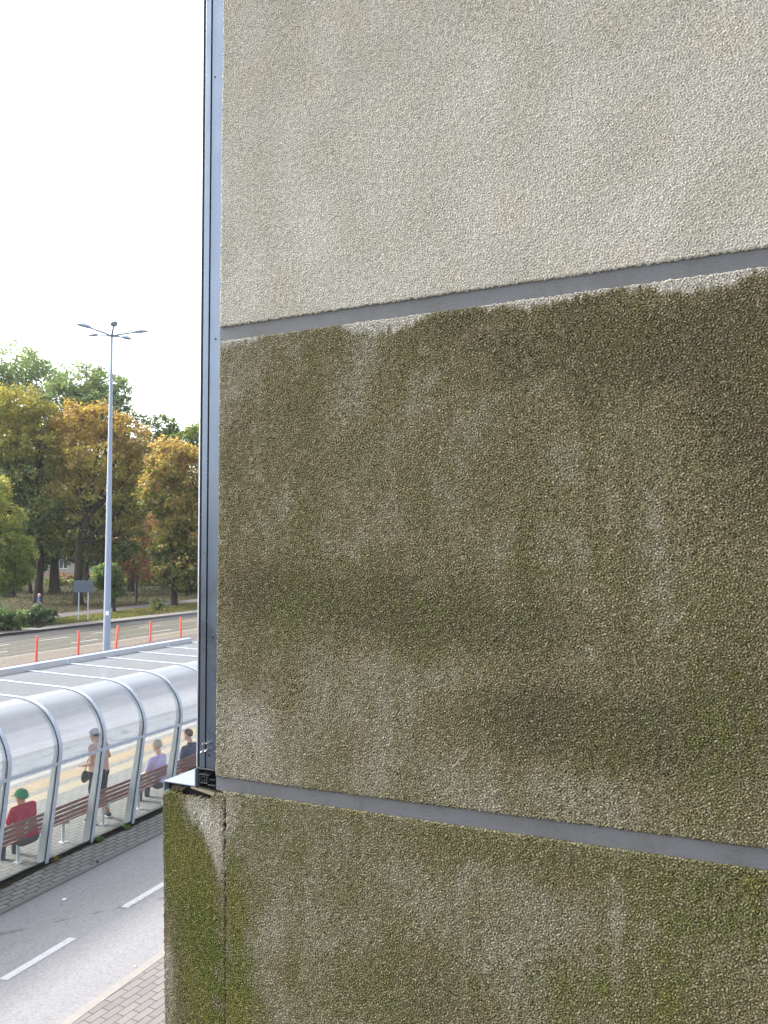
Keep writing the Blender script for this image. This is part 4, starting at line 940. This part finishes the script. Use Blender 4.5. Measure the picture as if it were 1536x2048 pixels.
tree('dark green tree in the shade behind the drooping reddish tree', at_depth(330, 1176, 104), 100, [(325,1075,46,46,0),(350,1110,50,40,0),(310,1125,34,30,0),(395,1120,50,50,0)], [DG, DG, MG, LG], mixf(.2, .6), 420, 40, .34, .35, seed=14)
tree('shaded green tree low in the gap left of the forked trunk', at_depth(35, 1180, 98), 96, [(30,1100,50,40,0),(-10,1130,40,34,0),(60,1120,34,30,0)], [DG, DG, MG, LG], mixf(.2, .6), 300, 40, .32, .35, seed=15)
# bare trunks seen in the gap under the crowns
for i, (x, y, D_, hgt, lab) in enumerate(((60, 1186, 92, 7, 'thin leaning dark trunk left of the broad trunk in the park'), (14, 1194, 84, 7, 'thick dark trunk low at the left edge behind the shrub'), (172, 1178, 100, 8, 'slim dark trunk showing just right of the forked trunk'))):
    b0 = on_ground(x, y); r_ = tag(empty('tree', b0), lab, 'tree', GRP); m = MB(); w = (.22, .75, .25)[i]
    ln = (-.9, 0, .1)[i]; m.tube([(0, 0, -.2), (0, 0, .5), (ln*.5, 0, hgt*.5), (ln, 0, hgt)], [w*1.5, w, w*.85, w*.7], 9); m.build('trunk', M['bark'], r_, True)
    Vv, Cc = leaves([tuple(b0+Vector((ln, 0, hgt+1.6)))], [(2.4, 2.4, 2.0)], 70, 40, .3, [DG, MG, LG], None, 40+i); leaf_mesh('crown', Vv, Cc, r_, b0)

def shrub(label, base, cents, rads, cols, n, per, size, seed, tr=.03, cat='shrub'):
    b0 = Vector(base); root = tag(empty('shrub', b0), label, cat); m = MB(); g = random.Random(seed)
    for c in cents:
        for _ in range(5): m.tube([(g.uniform(-.2, .2), g.uniform(-.2, .2), 0), Vector(c)*.5-b0*.5+Vector((g.uniform(-.2, .2), 0, 0)), Vector(c)-b0+Vector((g.uniform(-.4, .4), g.uniform(-.4, .4), .1))], [tr, tr*.7, tr*.4], 5)
    m.build('stem', M['bark'], root)
    Vv, Cc = leaves(cents, rads, n, per, size, cols, None, seed, cl=.16, shell=.3); Vv[:, 2] = np.maximum(Vv[:, 2], .03); leaf_mesh('foliage', Vv, Cc, root, b0)
def sc(x, y, D, rx, ry): c = at_depth(x, y, D); k = D/FPX; return tuple(c), (rx*k, rx*k*.8, ry*k)
L_ = [sc(72, 1234, 53, 20, 22), sc(95, 1236, 54, 18, 18), sc(55, 1240, 52, 14, 18)]
shrub('dark green shrub with large glossy leaves in the verge left of the road sign', on_ground(78, 1256), [a for a, _ in L_], [b for _, b in L_], [(.02,.05,.022), (.035,.075,.03), (.06,.11,.045), (.16,.2,.13)], 150, 42, .17, 61)
L_ = [sc(8, 1238, 50, 24, 22), sc(36, 1240, 50, 16, 22), sc(-18, 1238, 49, 22, 26)]
shrub('lighter green bushy shrub at the left edge beside the glossy dark shrub', on_ground(14, 1262), [a for a, _ in L_], [b for _, b in L_], [(.05,.09,.035), (.09,.15,.05), (.14,.2,.07)], 150, 42, .17, 62)
L_ = [sc(314, 1210, 65, 14, 11), sc(309, 1203, 65, 7, 8)]
shrub('small round green bush alone in the verge between the lamp and the slim trunk', on_ground(313, 1222), [a for a, _ in L_], [b for _, b in L_], [(.05,.08,.035), (.10,.14,.06), (.16,.17,.08)], 50, 40, .13, 63)
# hedge and flower bed far back, house beyond
L_ = [sc(x, 1166+2*math.sin(x), 112, 16, 9) for x in range(105, 330, 17)]
Vv, Cc = leaves([a for a, _ in L_], [b for _, b in L_], 420, 40, .28, [MG, LG, YG, (.22,.19,.06)], None, 64, shell=.2); Vv[:, 2] = np.maximum(Vv[:, 2], .02)
hb = leaf_mesh('hedge', Vv, Cc, None); tag(hb, 'low yellow green hedge across the back of the park behind the trunks', 'hedge')
L_ = [sc(x, 1153+1.5*math.sin(x*.7), 119, 12, 3) for x in range(110, 300, 14)]
Vv, Cc = leaves([a for a, _ in L_], [b for _, b in L_], 200, 26, .3, [(.12,.15,.05), (.26,.09,.05), (.30,.13,.07), (.2,.18,.06)], None, 65, shell=.2); Vv[:, 2] = np.maximum(Vv[:, 2], .02)
tag(leaf_mesh('flower_bed', Vv, Cc, None), 'strip of red flowers in front of the pale house behind the park', 'flowers', kind='stuff')
hs = at_depth(190, 1130, 140); hs.z = 0
house = tag(empty('house', hs, TH*.6), 'pale house wall with windows glimpsed between the trunks behind the park', 'house')
m = MB(); m.box(-16, 16, 0, 8, 0, 6.6); m.build('wall', paint('house_wall', (.26, .24, .21), .9, 0, .1, 1), house)
m = MB(); m.box(-16.02, 16.02, -.05, -.002, 0, 1.1); m.build('plinth', paint('house_plinth', (.24, .17, .14), .9), house)
m = MB(); m.add([(-16.6,-.6,6.6),(16.6,-.6,6.6),(16.6,8.6,6.6),(-16.6,8.6,6.6),(-16.6,4,9.5),(16.6,4,9.5)], [(3,2,1,0),(0,1,5,4),(2,3,4,5),(1,2,5),(3,0,4)]); m.build('roof', paint('house_roof', (.22, .09, .06), .8), house)
for x in range(-14, 15, 4):
    m = MB(); m.box(x-.9, x+.9, -.07, -.051, 1.7, 3.3); w_ = m.build('window_frame', paint('window_white', (.7, .7, .68), .6), house)
    m = MB(); m.box(x-.8, x-.05, -.09, -.071, 1.8, 3.2); m.box(x+.05, x+.8, -.09, -.071, 1.8, 3.2); m.build('pane', paint('house_pane', (.05, .06, .07), .15), w_)
# distant treeline
g = np.random.default_rng(90); cen = []; ra = []
for i in range(80):
    x = -420+12*(i % 40); p_ = at_depth(x, (1080 if i < 40 else 1015)+g.uniform(-12, 12), 185+g.uniform(-12, 12)); cen.append(tuple(p_)); h_ = g.uniform(5.5, 8.5); ra.append((6.5, 6.5, h_))
for i in range(60):                                   # the same wood carries on behind the building
    x = 400+26*(i % 30); p_ = at_depth(x, (1082 if i < 30 else 1030)+g.uniform(-14, 14), 185+g.uniform(-14, 14)); cen.append(tuple(p_)); ra.append((6.5, 6.5, g.uniform(5.5, 8.5)))
Vv, Cc = leaves(cen, ra, 6000, 26, .8, [DG, MG, LG], None, 91, cl=.14, shell=.5); Vv[:, 2] = np.maximum(Vv[:, 2], .1)
tag(leaf_mesh('treeline', Vv, Cc, None), 'far green wood closing the back of the park', 'wood', kind='stuff')

# grass tufts, leaf litter, weeds
def scatter(fn, n, size, cols, seed, upright=True):
    g = np.random.default_rng(seed); P = np.array([fn(g) for _ in range(n)]); h = size*(.5+g.random(n)); a = g.random(n)*6.283
    d = np.stack([np.cos(a), np.sin(a), np.zeros(n)], 1)*(h*(.35 if upright else .5))[:, None]; e = np.stack([-np.sin(a), np.cos(a), np.zeros(n)], 1)
    if upright:
        up = np.stack([(g.random(n)-.5)*.5, (g.random(n)-.5)*.5, np.ones(n)], 1)*h[:, None]
        Q = np.stack([P-d, P+d, P+up+d*.35, P+up-d*.15], 1)
    else:
        zz = np.stack([np.zeros(n), np.zeros(n), .02+.03*g.random(n)], 1); Q = np.stack([P-d, P-e*(h*.35)[:, None]+zz, P+d+zz*.5, P+e*(h*.35)[:, None]], 1)
    c = np.array(cols)[g.integers(0, len(cols), n)]*(.7+.6*g.random((n, 1)))
    return Q.reshape(-1, 3), np.repeat(c, 4, 0)
def vp(g):
    y = g.uniform(28, 72); x = g.uniform(pn(y)+.05, -42.85); return (x, y, .01)
Vv, Cc = scatter(vp, 26000, .10, [(.06,.085,.025), (.08,.105,.03), (.10,.10,.035), (.14,.11,.05)], 1); tag(leaf_mesh('grass', Vv, Cc, None), 'short green grass on the verge between the far road and the park path', 'grass', kind='stuff')
def vl(g):
    y = 34+40*g.random()**.8; u = g.random()**1.3; x = pn(y)+.1+(-43.4-pn(y))*u*(.9 if y > 48 else .35); return (x, y, .03)
Vv, Cc = scatter(vl, 26000, .21, [(.25,.12,.055), (.29,.165,.08), (.22,.115,.055), (.32,.22,.11)], 2, False)
def pl2(g): y = g.uniform(40, 110); return (pn(y)-3.2-42*g.random()**1.4, y, .0)
V2, C2 = scatter(pl2, 14000, .17, [(.07,.038,.02), (.09,.055,.027), (.06,.036,.02)], 3, False)  # park leaves darkened in colour for the shade under the trees
tag(leaf_mesh('leaf_litter', np.concatenate([Vv, V2]), np.concatenate([Cc, C2]), None), 'fallen orange brown leaves scattered over the verge and park lawn', 'leaves', kind='stuff')
def plg(g): y = g.uniform(40, 120); return (pn(y)-3.2-50*g.random(), y, -.02)
Vv, Cc = scatter(plg, 20000, .13, [(.026,.034,.012), (.036,.043,.015), (.046,.045,.017)], 4); tag(leaf_mesh('lawn_grass', Vv, Cc, None), 'thin shaded grass growing under the park trees', 'grass', kind='stuff')
for i, (t, n, s_, lab) in enumerate(((10.93, 30, .035, 'bright green weed at the foot of the second pane bar from the left'), (11.62, 24, .03, 'small weed sprouting from the dirt line between two bars'), (9.97, 18, .028, 'tiny brownish weed at the foot of the left pane bar'))):
    b0 = S(-9.90, t, .026); Vv, Cc = leaves([tuple(b0+Vector((0, 0, .03)))], [(.065-.015*i, .065, .035)], n, 7, s_, [(.05,.10,.02), (.08,.17,.03), (.07,.12,.03)] if i < 2 else [(.12,.1,.03), (.2,.17,.06)], None, 70+i, shell=.1, cl=.4)
    Vv[:, 2] = np.maximum(Vv[:, 2], .027); tag(leaf_mesh('weed', Vv, Cc, None, (0, 0, 0)), lab, 'weed')
# scraps on the ground
def scrap(px, py, r_, mat, lab, z=.0, name='litter'):
    c = on_ground(px, py, z); m = MB(); g = random.Random(px)
    for _ in range(3): m.ell(c+Vector((g.uniform(-r_, r_)*.7, g.uniform(-r_, r_)*.7, r_*.3)), (r_*g.uniform(.4, .8), r_*g.uniform(.4, .7), r_*.35), Matrix.Rotation(g.random()*6, 3, 'Z'), 8, 5)
    tag(m.build(name, mat, None, True), lab, 'litter')
scrap(195, 1724, .030, M['c_black'], 'small black scrap on the paving near the shelter', .025)
scrap(128.5, 1799, .028, M['sticker'], 'small white paper scrap on the near road', .0)
scrap(270, 1933, .018, M['sticker'], 'tiny white scrap on the road close to the near kerb', .0)

# ------------------------------------------------------------------ world, sun, camera
SUN_EL, SUN_AZ = 42.0, math.atan2(-1.0, -.10)        # azimuth measured from +Y towards +X
w = bpy.data.worlds.new('World'); SC.world = w; w.use_nodes = True; nt = w.node_tree; nt.nodes.clear()
out = nt.nodes.new('ShaderNodeOutputWorld'); bgd = nt.nodes.new('ShaderNodeBackground'); sky = nt.nodes.new('ShaderNodeTexSky')
sky.sky_type = 'NISHITA'; sky.sun_disc = False; sky.sun_elevation = R(SUN_EL); sky.sun_rotation = SUN_AZ; sky.dust_density = 4.0; sky.air_density = 1.0; sky.ozone_density = 1.0
tc_ = nt.nodes.new('ShaderNodeTexCoord'); mp = nt.nodes.new('ShaderNodeMapping'); mp.inputs['Scale'].default_value = (1.2, 1.2, 4.5)
nz = nt.nodes.new('ShaderNodeTexNoise'); nz.inputs['Scale'].default_value = 2.2; nz.inputs['Detail'].default_value = 7; nz.inputs['Roughness'].default_value = .6; nz.inputs['Distortion'].default_value = .6
rp = nt.nodes.new('ShaderNodeValToRGB'); rp.color_ramp.elements[0].position = .40; rp.color_ramp.elements[0].color = (.35, .35, .35, 1); rp.color_ramp.elements[1].position = .62
rp.color_ramp.elements[1].color = (1, 1, 1, 1)
hsv = nt.nodes.new('ShaderNodeHueSaturation'); hsv.inputs['Saturation'].default_value = .12; hsv.inputs['Value'].default_value = 1.55
mx = nt.nodes.new('ShaderNodeMix'); mx.data_type = 'RGBA'
L = nt.links.new
L(tc_.outputs['Generated'], mp.inputs[0]); L(mp.outputs[0], nz.inputs['Vector']); L(nz.outputs[0], rp.inputs[0]); L(sky.outputs[0], hsv.inputs['Color'])
L(rp.outputs[0], mx.inputs[0]); L(sky.outputs[0], mx.inputs[6]); L(hsv.outputs[0], mx.inputs[7]); L(mx.outputs[2], bgd.inputs[0]); L(bgd.outputs[0], out.inputs[0])
bgd.inputs[1].default_value = .15
sd_ = bpy.data.lights.new('sun', 'SUN'); sd_.energy = 1.6; sd_.angle = R(9); sd_.color = (1, .95, .87)
so_ = bpy.data.objects.new('sun', sd_); COL.objects.link(so_)
dirs = Vector((math.sin(SUN_AZ)*math.cos(R(SUN_EL)), math.cos(SUN_AZ)*math.cos(R(SUN_EL)), math.sin(R(SUN_EL))))
so_.rotation_euler = dirs.to_track_quat('Z', 'Y').to_euler(); so_.location = (0, 0, 30)

hz = MB(); hz.box(-425, 65, -65, 405, -1.3, 44)
hm = bpy.data.materials.new('haze'); hm.use_nodes = True; ht = hm.node_tree; ht.nodes.clear()
ho = ht.nodes.new('ShaderNodeOutputMaterial'); hp_ = ht.nodes.new('ShaderNodeVolumePrincipled'); hp_.inputs['Density'].default_value = .00017
hp_.inputs['Color'].default_value = (.93, .97, 1, 1); hp_.inputs['Anisotropy'].default_value = .35; ht.links.new(hp_.outputs[0], ho.inputs['Volume'])
hzo = hz.build('haze', hm); tag(hzo, 'pale bright haze in the air', 'haze', kind='stuff')
cam = bpy.data.cameras.new('camera'); co_ = bpy.data.objects.new('camera', cam); COL.objects.link(co_)
cam.sensor_fit = 'VERTICAL'; cam.sensor_height = 36; cam.lens = FPX/2048*36; cam.clip_start = .05; cam.clip_end = 2000
co_.matrix_world = Matrix((VR, VU, -VF)).transposed().to_4x4(); co_.location = CO
SC.camera = co_
SC.view_settings.view_transform = 'Standard'; SC.view_settings.look = 'None'; SC.view_settings.gamma = 1; SC.view_settings.exposure = 1.78
SC.cycles.max_bounces = 10; SC.cycles.transparent_max_bounces = 24; SC.cycles.volume_bounces = 1
